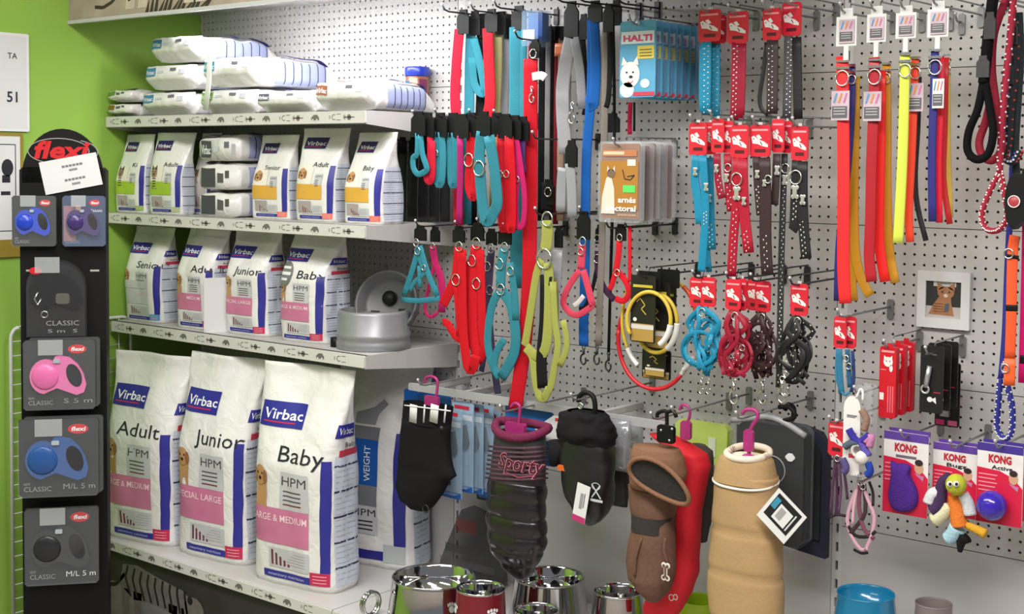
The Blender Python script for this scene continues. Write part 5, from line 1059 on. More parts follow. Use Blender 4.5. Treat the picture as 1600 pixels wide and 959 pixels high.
# black coat with a striped neck
t = thing('dog_coat', 'black fleece dog coat with a black and white striped neck', 'dog coat'); Yc = -.33
MB().loft(secs_px(dense([(658, 630, 702), (690, 627, 700), (720, 624, 706), (735, 623, 712, .9), (745, 622, 700), (765, 619, 690), (785, 628, 676, .8), (796, 642, 668, .4)]), Yc, .035, .97), BLACKF, 36, 2.4, wrinkle(2, .004)).build('coat_body', t)
sec = secs_px(dense([(631, 632, 706), (662, 630, 702)], 3), Yc, .036, .97)
mb = MB().loft(sec, BLACKF, 36, 2.4, cap=False); WHF = M((212, 212, 212), .7, var=.05, name='white_fleece')
for f, ww in ((.2, .03), (.44, .006), (.66, .032), (.9, .006)):
    L = [(632 + 72 * f, 632), (631 + 70 * f, 660)]; P = pts(L, Yc - .0365); mb.ribbon(P, ww, .002, WHF)
mb.build('striped_neck', t)
MB().tube(smooth(pts([(632, 633), (665, 637), (704, 642)], Yc - .038), 3), .002, WHITE).build('neck_cord', t)
hangers(t, [(664, 598), (666, 590), (675, 588), (683, 594), (683, 610), (680, 632)], MAG, .0045, Yc); MB().box(at(675, 626, Yc), (.055, .01, .03), MAG, bev=.004).build('hanger_grip', t)
MB().ball(at(690, 668, Yc - .036), .005, M((70, 66, 56), .4, name='snap_button')).build('snap_button', t); MB().ring(at(665, 795, Yc - .02), .012, .002, DWIRE).build('leash_ring', t)
# boot packs
def boot(label, x, yt, Y, group):
    c = at(x, yt, Y); s = mpx(x, yt, Y); h, w = 140 * s, 34 * mpw(x, yt, Y); t = thing('boot_pack', label, 'pack', (c.x, Y, c.z - h / 2), random.uniform(-.05, .05), group)
    MB().box((0, 0, 0), (w, .003, h), M((150, 178, 202), .4, var=.12, scale=16, name='pale_blue_card'), bev=.004).build('card', t); MB().box((0, -.012, -.004), (w * .95, .022, h * .86), clear((200, 220, 235), .2), bev=.006).build('blister', t)
    MB().prism([(-w * .1, h * .22), (w * .2, h * .26), (w * .34, h * .06), (w * .3, -.0), (-w * .05, -.02 * h), (-w * .2, h * .05)], -.012, -.003, M((44, 54, 60), .6, var=.1, name='boot_rubber')).build('boot', t)
    p = Print(flat(-.0018)); p.rect(-w * .4, h * .42, w * .3, h * .46, prt((198, 40, 60))); p.rect(-w * .48, -h * .5, w * .48, -h * .43, prt((30, 98, 178))); p.rect(-w * .3, -h * .36, w * .0, -h * .1, M((50, 56, 60), .5, name='boot_photo')); p.rect(-w * .45, h * .3, w * .45, h * .36, prt((226, 232, 236))); p.build('card_print', t)
for k, (x, yt, Y) in enumerate(((706, 638, -.255), (724, 628, -.23), (739, 630, -.2), (754, 632, -.17), (766, 640, -.14))): boot(('pale blue dog boot pack beside the black striped coat', 'pale blue dog boot pack, second behind the striped coat', 'pale blue dog boot pack in the middle of its row', 'pale blue dog boot pack, fourth of its row', 'pale blue dog boot pack closest to the quilted coat')[k], x, yt, Y, None)
for lab, x0, x1, yt, yb, Y in (('bright blue header card behind the striped black coat', 632, 704, 612, 634, -.2), ('bright blue header card behind the quilted coat', 790, 862, 636, 662, -.22)):
    c, w, h, z = card_at(None, x0, yt, x1, yb + 60, Y); o = MB().box((0, 0, 0), (w, .004, h), M((24, 96, 178), .4, var=.05, name='blue_card'), bev=.006).build('blue_card', None, (c.x, Y, z)); tag(o, lab, 'card')
c, w, h, z = card_at(None, 835, 648, 885, 690, -.24); t = thing('folded_card', 'white folded pack card with a red corner between the coats', 'card', (c.x, -.24, z)); MB().prism([(-w / 2, -h * .1), (w * .1, h / 2), (w / 2, h / 2), (w * .45, -h / 2), (-w * .1, -h * .5)], 0, .004, PAPER).build('card', t); Print(flat(0)).rect(w * .15, h * .3, w * .42, h * .42, prt((206, 60, 70))).rect(w * .2, -h * .2, w * .38, h * .2, prt((190, 190, 196))).build('card_print', t)
# quilted coat
t = thing('dog_coat', 'dark plum quilted dog coat with a wine collar and script across the chest', 'dog coat'); Yc = -.34
PUF = M((28, 21, 27), .3, var=.15, scale=20, bump=.25, coat=.4, name='puffer_nylon'); QL = (752, 778, 804, 830, 856, 880)
def quilt(p, i, j, d):
    y = QY[i]; b = 0.0
    for a, c in zip((730,) + QL, QL + (906,)):
        if a <= y <= c: b = max(0.0, math.sin(math.pi * (y - a) / (c - a))) ** .4
    w = noise.noise(Vector((p.x * 40, p.y * 30, p.z * 12)))
    return p + d * (.008 * b * (1 + .35 * w) + .002 * w - .004)
rows = []
for y in range(750, 908, 3):
    K = [(750, 758, 858), (800, 755, 858), (840, 757, 857), (860, 762, 852), (880, 776, 842), (895, 790, 832), (907, 806, 820)]
    for a, b in zip(K, K[1:]):
        if a[0] <= y <= b[0]: f = (y - a[0]) / (b[0] - a[0]); rows.append((y, a[1] + (b[1] - a[1]) * f, a[2] + (b[2] - a[2]) * f, 1 if y < 860 else max(.2, 1 - (y - 860) / 55))); break
QY = [r[0] for r in rows]
MB().loft(secs_px(rows, Yc, .05), PUF, 48, 2.3, quilt).build('quilted_body', t)
KN = M((92, 62, 76), .8, var=.3, bump=.4, scale=150, name='knit')
kr = [(y, 767 - (y - 692) * .14, 857 + (y - 692) * .01) for y in range(692, 756, 4)]
ko = MB().loft(secs_px(kr, Yc, .047), M((60, 46, 56), .7, var=.2, bump=.4, scale=150, name='knit_dark'), 40, 2.3, cap=False).build('knit_band', t)
for y in range(697, 752, 7):
    P = [at(764 + 92 * f - (y - 692) * .1 * (1 - f), y + 3 * math.sin(f * 3), Yc - .049 * max(0, 1 - (2 * f - 1) ** 4) ** .5 - .0005) for f in [i / 10 for i in range(11)]]; MB().ribbon(P, .006, .002, KN).build('knit_stripe', t)
MB().loft(secs_px([(676, 772, 856), (684, 769, 857), (694, 767, 857)], Yc, .046), M((62, 60, 64), .6, var=.1, name='grey_yoke'), 36, 2.3, cap=False).build('yoke', t)
cc = secs_px([(672, 768, 862), (664, 766, 864), (656, 770, 860)], Yc, .05); FUR = M((112, 24, 66), .9, var=.25, bump=.6, scale=120, name='wine_fleece')
mb = MB(); P = [Vector((cc[0][0].x + cc[0][1] * 1.0 * math.cos(a), Yc + .05 * math.sin(a), cc[0][0].z + .012 * (1 - math.sin(a)) * -1 + .012 + .012 * abs(math.cos(a)) ** 3)) for a in [6.283 * i / 28 for i in range(28)]]; mb.tube(P, .013, FUR, 8, True).build('fleece_collar', t)
p0 = at(810, 729, Yc - .0515); pr = Print(lambda u, v, h: (p0.x + u, p0.y + .35 * u * u * 3 - h, p0.z + v)); pr.text('Sporty', 0, -.012, .062, prt((206, 120, 140)), 1, al='c', width=.16, bold=.035, shear=.3); pr.text('Sporty', .001, -.012, .062, prt((66, 14, 40)), 2, al='c', width=.156, bold=.005, shear=.3); pr.line([(-.055, -.022), (0, -.03), (.06, -.016)], .004, prt((150, 70, 96)), 1); pr.build('script_print', t)
hangers(t, [(798, 636), (804, 630), (812, 634), (812, 648), (810, 668)], MAG, .0045, Yc); MB().box(at(806, 668, Yc), (.07, .014, .03), MAG, bev=.005).build('hanger_grip', t)
# black coat with tag
t = thing('dog_coat', 'black padded dog coat with a white barcode tag and crossed emblem', 'dog coat'); Yc = -.34
BN = M((26, 25, 27), .4, var=.15, bump=.35, scale=60, coat=.1, name='black_nylon')
MB().loft(secs_px(dense([(676, 872, 958), (700, 868, 966), (725, 870, 967), (755, 873, 965), (780, 880, 960), (800, 893, 950, .85), (812, 908, 940, .6), (819, 918, 930, .3)]), Yc, .05), BN, 40, 2.4, wrinkle(5, .006, 24, 16)).build('coat_body', t)
MB().loft(secs_px(dense([(642, 886, 944, .75), (648, 876, 954, .95), (660, 870, 962, 1.1), (676, 866, 964, 1.15), (690, 868, 962, 1.02)], 4), Yc, .052, .86), BLACKF, 44, 2.2, wrinkle(14, .010, 26, 34), cap=False).build('shawl_collar', t)
MB().loft(secs_px(dense([(644, 890, 940, .7), (654, 886, 944, .8), (668, 884, 946, .8)], 3), Yc, .045, .86), BLACKF, 36, 2.2, wrinkle(15, .005)).build('collar_lining', t)
MB().loft(secs_px([(690, 856, 900), (710, 858, 888), (726, 864, 880)], Yc - .01, .03), BLACKF, 24, 2.2, wrinkle(8)).build('side_flap', t)
MB().box(at(882, 731, Yc - .045), (.05, .004, .016), pla((206, 98, 40)), bev=.006, rot=Matrix.Rotation(-.08, 3, 'Y')).build('orange_label', t)
tg = MB().box((0, 0, 0), (.043, .0015, .105), PAPER).build('hang_tag', t, at(908, 786, Yc - .062), rot=(0, -.18 * -1, 0)); Print(flat(-.001)).rect(-.0215, -.0525, .0215, -.036, prt((186, 50, 110))).rect(-.005, -.015, .005, .028, prt((150, 150, 150))).rect(.008, -.01, .01, .03, INK).build('tag_print', tg)
ec = at(931, 770, Yc - .053); pr = Print(lambda u, v, h: (ec.x + u, ec.y - h + u * u * 2, ec.z + v)); EM = prt((196, 196, 196)); pr.line([(-.014, .022), (.016, -.014)], .004, EM).line([(.014, .022), (-.014, -.014)], .004, EM).oval(0, .018, .014, .01, .002, EM).rect(-.018, -.024, .022, -.017, EM).build('emblem', t)
hangers(t, [(904, 628), (906, 618), (916, 613), (927, 620), (930, 640), (926, 660), (920, 672)], BLACK, .007, Yc); MB().ring(at(907, 634, Yc - .004), .008, .003, CHROME).build('size_ring', t)
# shiny silver bags
for k, (x0, x1, yt, yb, Y) in enumerate(((950, 985, 655, 735, -.26), (975, 1003, 650, 700, -.16))):
    c, w, h, z = card_at(None, x0, yt, x1, yb, Y); o = MB().loft([(Vector((0, 0, h / 2)), w / 2, .004), (Vector((0, 0, h * .2)), w / 2, .02), (Vector((0, 0, -h * .3)), w * .48, .024), (Vector((0, 0, -h / 2)), w * .45, .006)], M((176, 180, 186), .15, .3, alpha=.6, var=.2, bump=.8, scale=40, name='crinkled_film'), 24, 2.6).build('clear_bag', None, (c.x, Y, z)); tag(o, ('crinkled clear bag with silver contents behind the black padded coat', 'small crinkled clear bag above the brown hooded coat')[k], 'bag')
for k, (x0, x1, yt, yb, Y, cl, lab) in enumerate(((950, 985, 700, 790, -.2, (36, 38, 38), 'dark garment in a pouch between the black and the brown coats'), (740, 772, 650, 780, -.06, (40, 42, 48), 'dark garment hanging behind the quilted coat'))):
    o = MB().loft(secs_px(dense([(yt, x0, x1, .5), ((yt + yb) / 2, x0 - 3, x1 + 2), (yb, x0 + 4, x1 - 3, .4)]), Y, .025), M(cl, .5, var=.15, bump=.3, scale=40, name='dark_cloth'), 24, 2.4, wrinkle(k + 20)).build('folded_garment'); tag(o, lab, 'garment')
# brown hooded coat
t = thing('dog_coat', 'brown hooded dog coat with a white bone motif on the back', 'dog coat'); Yc = -.37
BRN = M((112, 82, 68), .85, var=.15, bump=.3, scale=120, spec=.2, name='brown_fleece'); BRL = M((132, 96, 74), .85, var=.12, bump=.3, scale=120, spec=.2, name='brown_nap')
MB().loft(secs_px(dense([(760, 980, 1062), (790, 983, 1060), (812, 986, 1056, .95), (832, 984, 1058), (850, 978, 1060), (880, 974, 1060), (905, 980, 1054), (922, 994, 1044, .8), (937, 1012, 1030, .4)]), Yc, .05), BRN, 40, 2.3, wrinkle(3, .005, 22, 8)).build('coat_body', t)
MB().loft(secs_px(dense([(698, 986, 1066, .8), (712, 980, 1074), (735, 977, 1078), (762, 982, 1066)]), Yc - .012, .052), BRL, 40, 2.3, wrinkle(6, .004)).build('hood', t)
hc = at(1029, 752, Yc - .084); RIM = [hc + Vector((.090 * math.cos(a) * 1.0, -.014 * math.cos(a) * 0 - .012 * math.sin(a), 0.047 * math.sin(a) - .022 * math.cos(a) - .006 * math.cos(2 * a))) for a in [6.283 * i / 30 for i in range(30)]]
MB().tube(RIM, .0062, BRL, 8, True).build('hood_rim', t)
mb = MB(); ce = hc + Vector((0, .008, .004)); mb.add([ce] + [v + Vector((0, .002, 0)) for v in RIM], [(0, (i + 1) % 30 + 1, i + 1) for i in range(30)], M((46, 42, 42), .95, var=.3, bump=.6, scale=90, name='dark_lining'), True); mb.build('hood_lining', t)
bs = secs_px([(803, 985, 1058), (815, 986, 1055), (828, 985, 1057)], Yc, .053); MB().loft(bs, M((48, 42, 40), .8, var=.2, bump=.3, scale=90, name='dark_band'), 36, 2.3, cap=False).build('waist_band', t)
for a, b in (((1003, 840), (992, 900)), ((1040, 840), (1044, 880))): MB().tube(smooth([at(a[0], a[1], Yc - .052), at((a[0] + b[0]) / 2 - 4, (a[1] + b[1]) / 2, Yc - .055), at(b[0], b[1], Yc - .05)], 3), .004, BRN).build('fold_seam', t)
bc = at(1040, 893, Yc - .056); WM = prt((222, 218, 212)); BI = BRN
for f, m, L in ((1, WM, 0), (.62, BI, .0015)):
    mb = MB(); s = .018 * (1 if f == 1 else .9); mb.box(bc + Vector((0, -L, 0)), (s * .55 * f, .002, s * 1.6), m)
    for sx in (-1, 1):
        for sz in (-1, 1): mb.ball(bc + Vector((sx * s * .32, -L, sz * s * .9)), s * .42 * f, m, 12, 1, .12)
    mb.build('bone_motif' if f == 1 else 'bone_centre', t)
hangers(t, [(1027, 652), (1028, 645), (1040, 642), (1042, 652), (1042, 690)], BLACK, .005, Yc + .01); hangers(t, [(1042, 644), (1052, 642), (1057, 652)], BLACK, .005, Yc + .01, 'hanger_tip'); MB().box(at(1041, 678, Yc - .02), (.05, .012, .045), BLACK, bev=.005).build('hanger_clip', t)
for q in ((1033, 672), (1046, 688), (1050, 670)): MB().ball(at(q[0], q[1], Yc - .027), .004, CHROME, 8).build('clip_stud', t)
# red coat and the olive one behind
t = thing('dog_coat', 'bright red dog coat hanging behind the brown hooded coat', 'dog coat'); Yc = -.27
REDF = M((206, 20, 36), .75, var=.1, bump=.25, scale=90, name='red_fleece')
MB().loft(secs_px(dense([(680, 1010, 1062, .6), (690, 1025, 1080, .8), (706, 1038, 1108), (725, 1046, 1112), (760, 1048, 1104), (800, 1050, 1098), (850, 1044, 1096), (890, 1030, 1094), (920, 1012, 1084), (950, 1002, 1066), (975, 1004, 1046, .7)]), Yc, .042), REDF, 36, 2.4, wrinkle(12, .005, 16, 9)).build('coat_body', t)
pr = Print(lambda u, v, h: (at(1052, 934, Yc - .05).x + u, Yc - .05 - h, at(1052, 934, Yc - .05).z + v)); pr.oval(-.006, .0, .008, .009, .0022, WM).oval(.007, .004, .007, .008, .0022, WM).build('heart_motif', t)
hangers(t, [(1062, 640), (1066, 632), (1076, 636), (1078, 648), (1074, 662), (1074, 684)], MAG, .004, Yc); MB().box(at(1072, 672, Yc - .005), (.03, .012, .05), MAG, bev=.006).build('hanger_grip', t)
o = MB().loft(secs_px(dense([(694, 1078, 1104, .5), (704, 1082, 1114), (760, 1088, 1114), (820, 1090, 1108), (846, 1092, 1104, .5)]), -.2, .03), M((66, 58, 50), .8, var=.2, bump=.3, scale=80, name='olive_cloth'), 28, 2.4, wrinkle(31)).build('dog_coat'); tag(o, 'dark olive dog coat behind the bright red coat', 'dog coat')
c, w, h, z = card_at(None, 1052, 655, 1142, 728, -.11); t = thing('folded_vest_pack', 'lime green folded vest in a clear pack behind the red coat', 'pack', (c.x, -.11, z))
MB().box((0, .01, 0), (w * .9, .03, h * .86), M((176, 200, 40), .6, var=.1, bump=.2, scale=20, name='lime_cloth'), bev=.012).build('folded_vest', t); MB().box((0, 0, .01), (w, .05, h * 1.1), clear((225, 230, 220), .14), bev=.01).build('clear_wrap', t); MB().box((w * .2, -.007, -h * .05), (w * .12, .003, h * .4), M((206, 214, 190), .5, name='grey_strip')).build('reflective_strip', t)
# beige coat
t = thing('dog_coat', 'beige dog coat with white piping, cream lining and a magenta hanger', 'dog coat'); Yc = -.36
BEI = M((178, 146, 104), .8, var=.06, bump=.25, scale=160, spec=.2, name='beige_twill'); CRM = M((226, 210, 192), .9, var=.08, bump=.5, scale=90, name='cream_fleece')
BROWS = dense([(740, 1118, 1216), (765, 1113, 1216), (790, 1112, 1220), (826, 1109, 1224), (860, 1106, 1225), (892, 1104, 1227), (930, 1103, 1228), (960, 1106, 1226), (985, 1116, 1218, .8)], 5)
def bseam(p, i, j, d):
    y = BROWS[i][0]; b = sum(math.exp(-((y - s) / 3.2) ** 2) for s in (827, 891)); return p + d * (-.006 * b + .003 * noise.noise(p * 14))
MB().loft(secs_px(BROWS, Yc, .058, .89), BEI, 44, 2.3, bseam).build('coat_body', t)
CR = dense([(706, 1136, 1200, .85), (716, 1124, 1209, .95), (732, 1117, 1213, 1.02), (752, 1113, 1217, 1.08)], 4); MB().loft(secs_px(CR, Yc, .056, .89), BEI, 44, 2.3, cap=False).build('collar', t)
def ringrow(r, Y, dep, rad, mat, name, par, tilt=0.0, k=1.02):
    c, a, b = secs_px([r], Y, dep, .89)[0]; P = []
    for i in range(36):
        q = 6.2832 * i / 36; cx, sy = math.cos(q), math.sin(q); P.append(Vector((c.x + a * k * math.copysign(abs(cx) ** (2 / 2.3), cx), c.y + b * k * math.copysign(abs(sy) ** (2 / 2.3), sy), c.z + tilt * sy)))
    return MB().tube(P, rad, mat, 8, True).build(name, par)
ringrow((750, 1113, 1217), Yc, .0615, .0032, M((232, 226, 216), .6, name='piping'), 'white_piping', t, .010, .985); ringrow((707, 1138, 1200), Yc, .048, .009, CRM, 'lining_roll', t, .008); ringrow((986, 1116, 1218), Yc, .05, .003, M((232, 226, 216), .6, name='piping'), 'hem_piping', t)
c = at(1169, 712, Yc); MB().lathe([(0, .0), (.03, .004), (.052, .0), (.056, -.02)], CRM, 24, (c.x, Yc + .012, c.z), 1, .6).build('fleece_lining', t)
hangers(t, [(1160, 646), (1166, 640), (1180, 641), (1184, 652), (1174, 668), (1172, 690), (1170, 712)], MAG, .005, Yc - .01); MB().box(at(1170, 688, Yc - .012), (.026, .01, .055), MAG, bev=.006).build('hanger_stem', t); MB().ball(at(1170, 715, Yc - .03), .02, MAG, 14, .5, .5).build('hanger_grip', t)
tg = MB().box((0, 0, 0), (.094, .002, .094), PAPER).build('hang_tag', t, at(1221, 806, Yc - .07), rot=(0, math.radians(38), 0)); Print(flat(-.001)).rect(-.038, -.028, .038, .04, prt((24, 24, 26))).rect(-.018, -.02, .022, .024, PAPER, 1).rect(-.012, -.012, .004, .018, prt((160, 160, 160)), 2).rect(-.036, .0, -.022, .03, prt((60, 140, 170)), 1).rect(.026, -.02, .03, .03, prt((200, 200, 200)), 1).build('tag_print', tg)
# bagged black bed / coat and the navy one behind
c, w, h, z = card_at(None, 1148, 655, 1262, 848, -.2); t = thing('bagged_coat', 'black dog coat packed in a clear zip bag with a grey hanger', 'pack', (c.x, -.2, z))
MB().box((0, .012, -.004), (w * .94, .03, h * .95), M((9, 9, 10), .5, var=.15, bump=.2, scale=20, spec=.2, name='charcoal_cloth'), bev=.02).build('packed_coat', t); MB().box((0, 0, 0), (w, .056, h), clear((200, 205, 210), .07, .05), bev=.022).build('zip_bag', t)
MB().tube(smooth([(-w * .5, -.02, h * .46), (-.05, -.02, h * .5), (0, -.02, h * .53), (.05, -.02, h * .5), (w * .5, -.02, h * .42)], 3), .008, M((150, 152, 154), .35, name='grey_hanger'), 8).build('hanger_bar', t); MB().tube(smooth([(.03, -.02, h * .5), (.075, -.02, h * .56), (.06, -.02, h * .63), (.03, -.02, h * .62)], 3), .006, BLACK, 8).build('hanger_hook', t)
MB().ring((w * .1, -.03, h * .12), .035, .0018, M((150, 150, 150), .4, name='grey_line')).build('cut_out_outline', t); MB().box((w * .33, -.03, h * .24), (.026, .003, .02), PAPER, bev=.008).build('white_sticker', t)
c, w, h, z = card_at(None, 1196, 662, 1294, 862, -.12); t = thing('bagged_coat', 'navy folded dog coat hanging behind the clear zip bag', 'pack', (c.x, -.12, z)); MB().prism([(-w / 2, -h * .44), (w / 2, -h / 2), (w / 2, h * .36), (w * .38, h * .46), (w * .1, h / 2), (-w / 2, h * .5)], -.012, .012, M((26, 28, 50), .7, var=.15, bump=.2, scale=60, name='navy_cloth')).build('folded_coat', t)
MB().prism([(-w / 2, -h * .3), (w * .42, -h * .36), (w * .42, h * .3), (w * .3, h * .4), (-w / 2, h * .46)], -.02, -.011, M((30, 30, 32), .6, var=.1, name='black_panel')).build('front_panel', t); hangers(t, [(1226, 640), (1232, 632), (1240, 638), (1238, 655), (1222, 664)], BLACK, .007, -.12); bpy.data.objects[t.name].children[-1].matrix_parent_inverse = Matrix.Translation(-t.location)
# smoky bell shaped bag on the wall
c, w, h, z = card_at(None, 688, 790, 790, 902, -.06); t = thing('smoky_bag', 'smoky see-through plastic bag with a faded red print behind the quilted coat', 'bag', (c.x, -.06, z))
P = [(-w * .5, -h * .5), (w * .5, -h * .5), (w * .48, -h * .1), (w * .4, h * .25), (w * .2, h * .45), (0, h * .5), (-w * .14, h * .42), (-w * .26, h * .15), (-w * .4, -h * .2)]; MB().prism(P, -.01, .01, M((40, 40, 42), .25, alpha=.5, var=.2, scale=10, name='smoky_film')).build('film', t)
pr = Print(flat(-.0105)); pr.rect(-w * .22, h * .12, w * .1, h * .3, M((140, 50, 50), .5, alpha=.6, var=.2, name='faded_red')).rect(-w * .38, -h * .2, w * .3, -h * .08, M((60, 60, 62), .5, alpha=.6, name='faded_grey')).rect(-w * .46, -h * .38, w * .36, -h * .28, M((90, 90, 92), .5, alpha=.5, name='faded_light')); pr.build('faded_print', t)
for x, y, lb in ((678, 594, 'the striped black coat'), (806, 634, 'the quilted plum coat'), (916, 616, 'the black padded coat'), (1040, 645, 'the brown hooded coat'), (1072, 636, 'the bright red coat'), (1172, 644, 'the beige coat')):
    c = at(x, y, -.33); hook(c.x, c.z - .006, .40, 'grey wire hook holding ' + lb, False, WIRE)

# ================================================================ cards with toys, right bay
KP, KR, KW = prt((92, 60, 150)), prt((212, 26, 66)), prt((232, 228, 226))
def toycard(label, x0, yt, x1, yb, Y, line2, head=(92, 60, 150)):
    c, w, h, z = card_at(None, x0, yt, x1, yb, Y); t = thing('toy_card', label, 'pet toy', (c.x, Y, z))
    MB().box((0, 0, 0), (w, .004, h), KW, bev=.004).build('card', t); p = Print(flat(-.002), .04)
    p.rect(-w / 2, h * .4, w / 2, h * .5, prt(head)); p.poly([(-w / 2, -h / 2), (w / 2, -h / 2), (w / 2, -.02 * h), (w * .3, h * .1), (0, h * .17), (-w / 2, h * .19)], KR)
    p.text('KONG', 0, h * .27, h * .13, prt((190, 36, 52)), 1, al='c', width=w * .5, bold=.05); (p.text(line2, w * .05, h * .185, h * .07, INK, 1, al='c', width=w * .46, bold=.02) if line2 else p.rect(-w * .22, h * .195, w * .24, h * .225, prt((110, 104, 120)), 1))
    for k in range(5): p.rect(-w * .46, h * (.1 - .05 * k), -w * (.05 + .04 * (k % 2)), h * (.115 - .05 * k), prt((240, 150, 165)), 1)
    p.disc(w * .3, h * .1, w * .1, h * .08, prt((206, 160, 130)), 1); p.disc(w * .3, h * .16, w * .09, h * .04, prt((50, 36, 34)), 2); p.poly([(w * .2, h * .03), (w * .42, h * .0), (w * .4, -h * .06), (w * .26, h * .0)], prt((196, 120, 160)), 2); p.build('card_print', t)
    MB().box((0, .02, h * .49), (w * .9, .003, h * .07), prt(head)).build('rear_header', t)
    return t, w, h
t, w, h = toycard('toy card with a purple bottle shaped cat toy', 1381, 676, 1450, 804, -.2, '')
FZ = M((78, 34, 140), .9, var=.25, bump=.9, scale=220, name='purple_fuzz'); P = [(-w * .3, h * .14), (-w * .18, h * .12), (.0, h * .13), (w * .13, h * .1), (w * .12, h * .0), (w * .28, -h * .16), (w * .31, -h * .3), (w * .22, -h * .41), (0, -h * .46), (-w * .22, -h * .44), (-w * .33, -h * .32), (-w * .31, -h * .12), (-w * .28, 0)]
mb = MB(); K = [(f, y) for f, y in ((1, -.002), (1, -.012), (.93, -.018), (.8, -.022))]; cx = sum(a for a, b in P) / len(P); cz = sum(b for a, b in P) / len(P); PP = [Vector((a, 0, b)) for a, b in P]; PP = smooth(PP + [PP[0]], 3)[:-1]; n = len(PP); vs = []
for f, y in K: vs += [(cx + (v.x - cx) * f, y, cz + (v.z - cz) * f) for v in PP]
fs = [(i * n + j, i * n + (j + 1) % n, (i + 1) * n + (j + 1) % n, (i + 1) * n + j) for i in range(3) for j in range(n)] + [tuple(range(3 * n, 4 * n))]; mb.add(vs, fs, FZ, True); mb.build('bottle_toy', t)
t, w, h = toycard('toy card behind the plush bird toy', 1458, 694, 1526, 806, -.17, 'Bugz')
t, w, h = toycard('toy card with a glossy purple ball', 1527, 694, 1598, 819, -.2, 'Active', (66, 48, 140))
MB().lathe([(h * .185 * math.sin(math.pi * i / 20), -h * .185 * math.cos(math.pi * i / 20)) for i in range(21)], M((58, 34, 170), .18, var=.06, bump=.1, scale=30, coat=.5, name='glossy_purple'), 32, (-w * .06, -.03, -h * .24)).build('ball_toy', t)
toycard('toy card half hidden beside the purple ball card', 1600, 700, 1668, 820, -.16, 'Active', (66, 48, 140))
pl = thing('plush_bird', 'plush bird toy with a yellow green head and orange body on a card', 'pet toy'); Yc = -.245
PG = lambda c: M(c, .9, var=.15, bump=.6, scale=160, spec=.2, name='plush')
def limb(par, name, L, rs, m): return MB().tube(smooth(pts(L, Yc), 4), [rs[0] + (rs[1] - rs[0]) * i / (4 * (len(L) - 1)) for i in range(4 * (len(L) - 1) + 1)], m, 10).build(name, par)
MB().ball(at(1494, 757, Yc - .02), .024, PG((186, 190, 60)), 18, 1.05).build('head', pl)
for q in (1484, 1494): MB().ball(at(q, 756, Yc - .043), .007, PG((236, 236, 230)), 12).build('eye_white', pl); MB().ball(at(q + .5, 756, Yc - .049), .0035, BLACK, 10).build('pupil', pl)
limb(pl, 'body', [(1492, 774), (1494, 790), (1497, 806), (1500, 822)], (.016, .02), PG((226, 124, 50))); limb(pl, 'purple_crest', [(1484, 744), (1472, 756), (1470, 775), (1466, 790), (1458, 797)], (.012, .018), PG((70, 50, 84))); limb(pl, 'wing', [(1472, 768), (1458, 772), (1452, 785)], (.014, .016), PG((214, 214, 218))); limb(pl, 'wing', [(1504, 772), (1512, 786), (1516, 804)], (.014, .015), PG((206, 208, 212)))
limb(pl, 'leg', [(1484, 790), (1474, 802), (1460, 812)], (.014, .018), PG((216, 212, 176))); limb(pl, 'foot', [(1496, 824), (1488, 836), (1480, 842)], (.02, .016), PG((168, 206, 220))); limb(pl, 'tail', [(1510, 820), (1524, 826), (1540, 834)], (.008, .012), PG((214, 160, 50))); limb(pl, 'tail_tip', [(1508, 838), (1502, 846), (1500, 862)], (.018, .005), PG((26, 25, 27)))
for x, y, lb in ((1415, 680, 'the purple bottle toy card'), (1492, 696, 'the plush bird card'), (1562, 696, 'the purple ball card')):
    c = at(x, y, -.22); hook(c.x, c.z, .25, 'grey wire hook holding ' + lb, False, WIRE)
# key ring card
t = thing('toy_charm_card', 'white hang card with a rounded top and blue and pink small toys', 'pet toy'); c, w, h, z = card_at(None, 1318, 618, 1344, 742, -.3)
P = [(-w / 2, -h / 2), (w / 2, -h / 2), (w / 2, h * .34)] + [(w / 2 * math.cos(math.pi * i / 10), h * .34 + h * .16 * math.sin(math.pi * i / 10)) for i in range(1, 10)] + [(-w / 2, h * .34)]
MB().prism([(c.x + a, z + b) for a, b in P], -.302, -.3, pla((232, 228, 224), .4)).build('card', t); pr = Print(lambda u, v, hh: (c.x + u, -.302 - hh, z + v)); pr.rect(-w * .3, h * .24, w * .3, h * .26, GI).rect(-w * .3, h * .02, w * .3, h * .04, GI).rect(-w * .3, h * .225, w * .2, h * .235, GI).rect(-w * .15, -h * .28, w * .22, -h * .23, prt((200, 60, 80))).build('card_print', t)
MB().tube(smooth(pts([(1338, 622), (1344, 608), (1348, 612), (1348, 626)], -.3), 3), .003, WHITE).build('hang_loop', t)
for L, cl, nm in (([(1326, 670), (1334, 684), (1344, 690), (1358, 680)], (60, 52, 150), 'toy_limb'), ([(1344, 688), (1352, 704), (1358, 712)], (96, 84, 170), 'toy_limb'), ([(1320, 698), (1330, 692), (1342, 690)], (84, 96, 110), 'toy_limb'), ([(1352, 690), (1362, 682), (1358, 698)], (196, 130, 170), 'toy_limb'), ([(1346, 640), (1354, 655), (1350, 672)], (150, 120, 104), 'toy_limb'), ([(1316, 716), (1322, 730), (1318, 738)], (90, 80, 130), 'toy_limb'), ([(1356, 722), (1360, 736), (1354, 742)], (40, 66, 160), 'toy_limb')): MB().tube(smooth(pts(L, -.315), 4), .009, PG(cl), 8).build(nm, t)
MB().ring(at(1340, 704, -.318), .014, .004, pla((206, 202, 198))).build('toy_ring', t); MB().ball(at(1347, 715, -.318), .017, pla((222, 216, 210)), 12).build('toy_ball', t); c2, w2, h2, z2 = card_at(None, 1340, 600, 1366, 740, -.26); MB().box((c2.x, -.26, z2), (w2, .03, h2), clear((215, 218, 222), .2), bev=.006).build('clear_pouch', t)
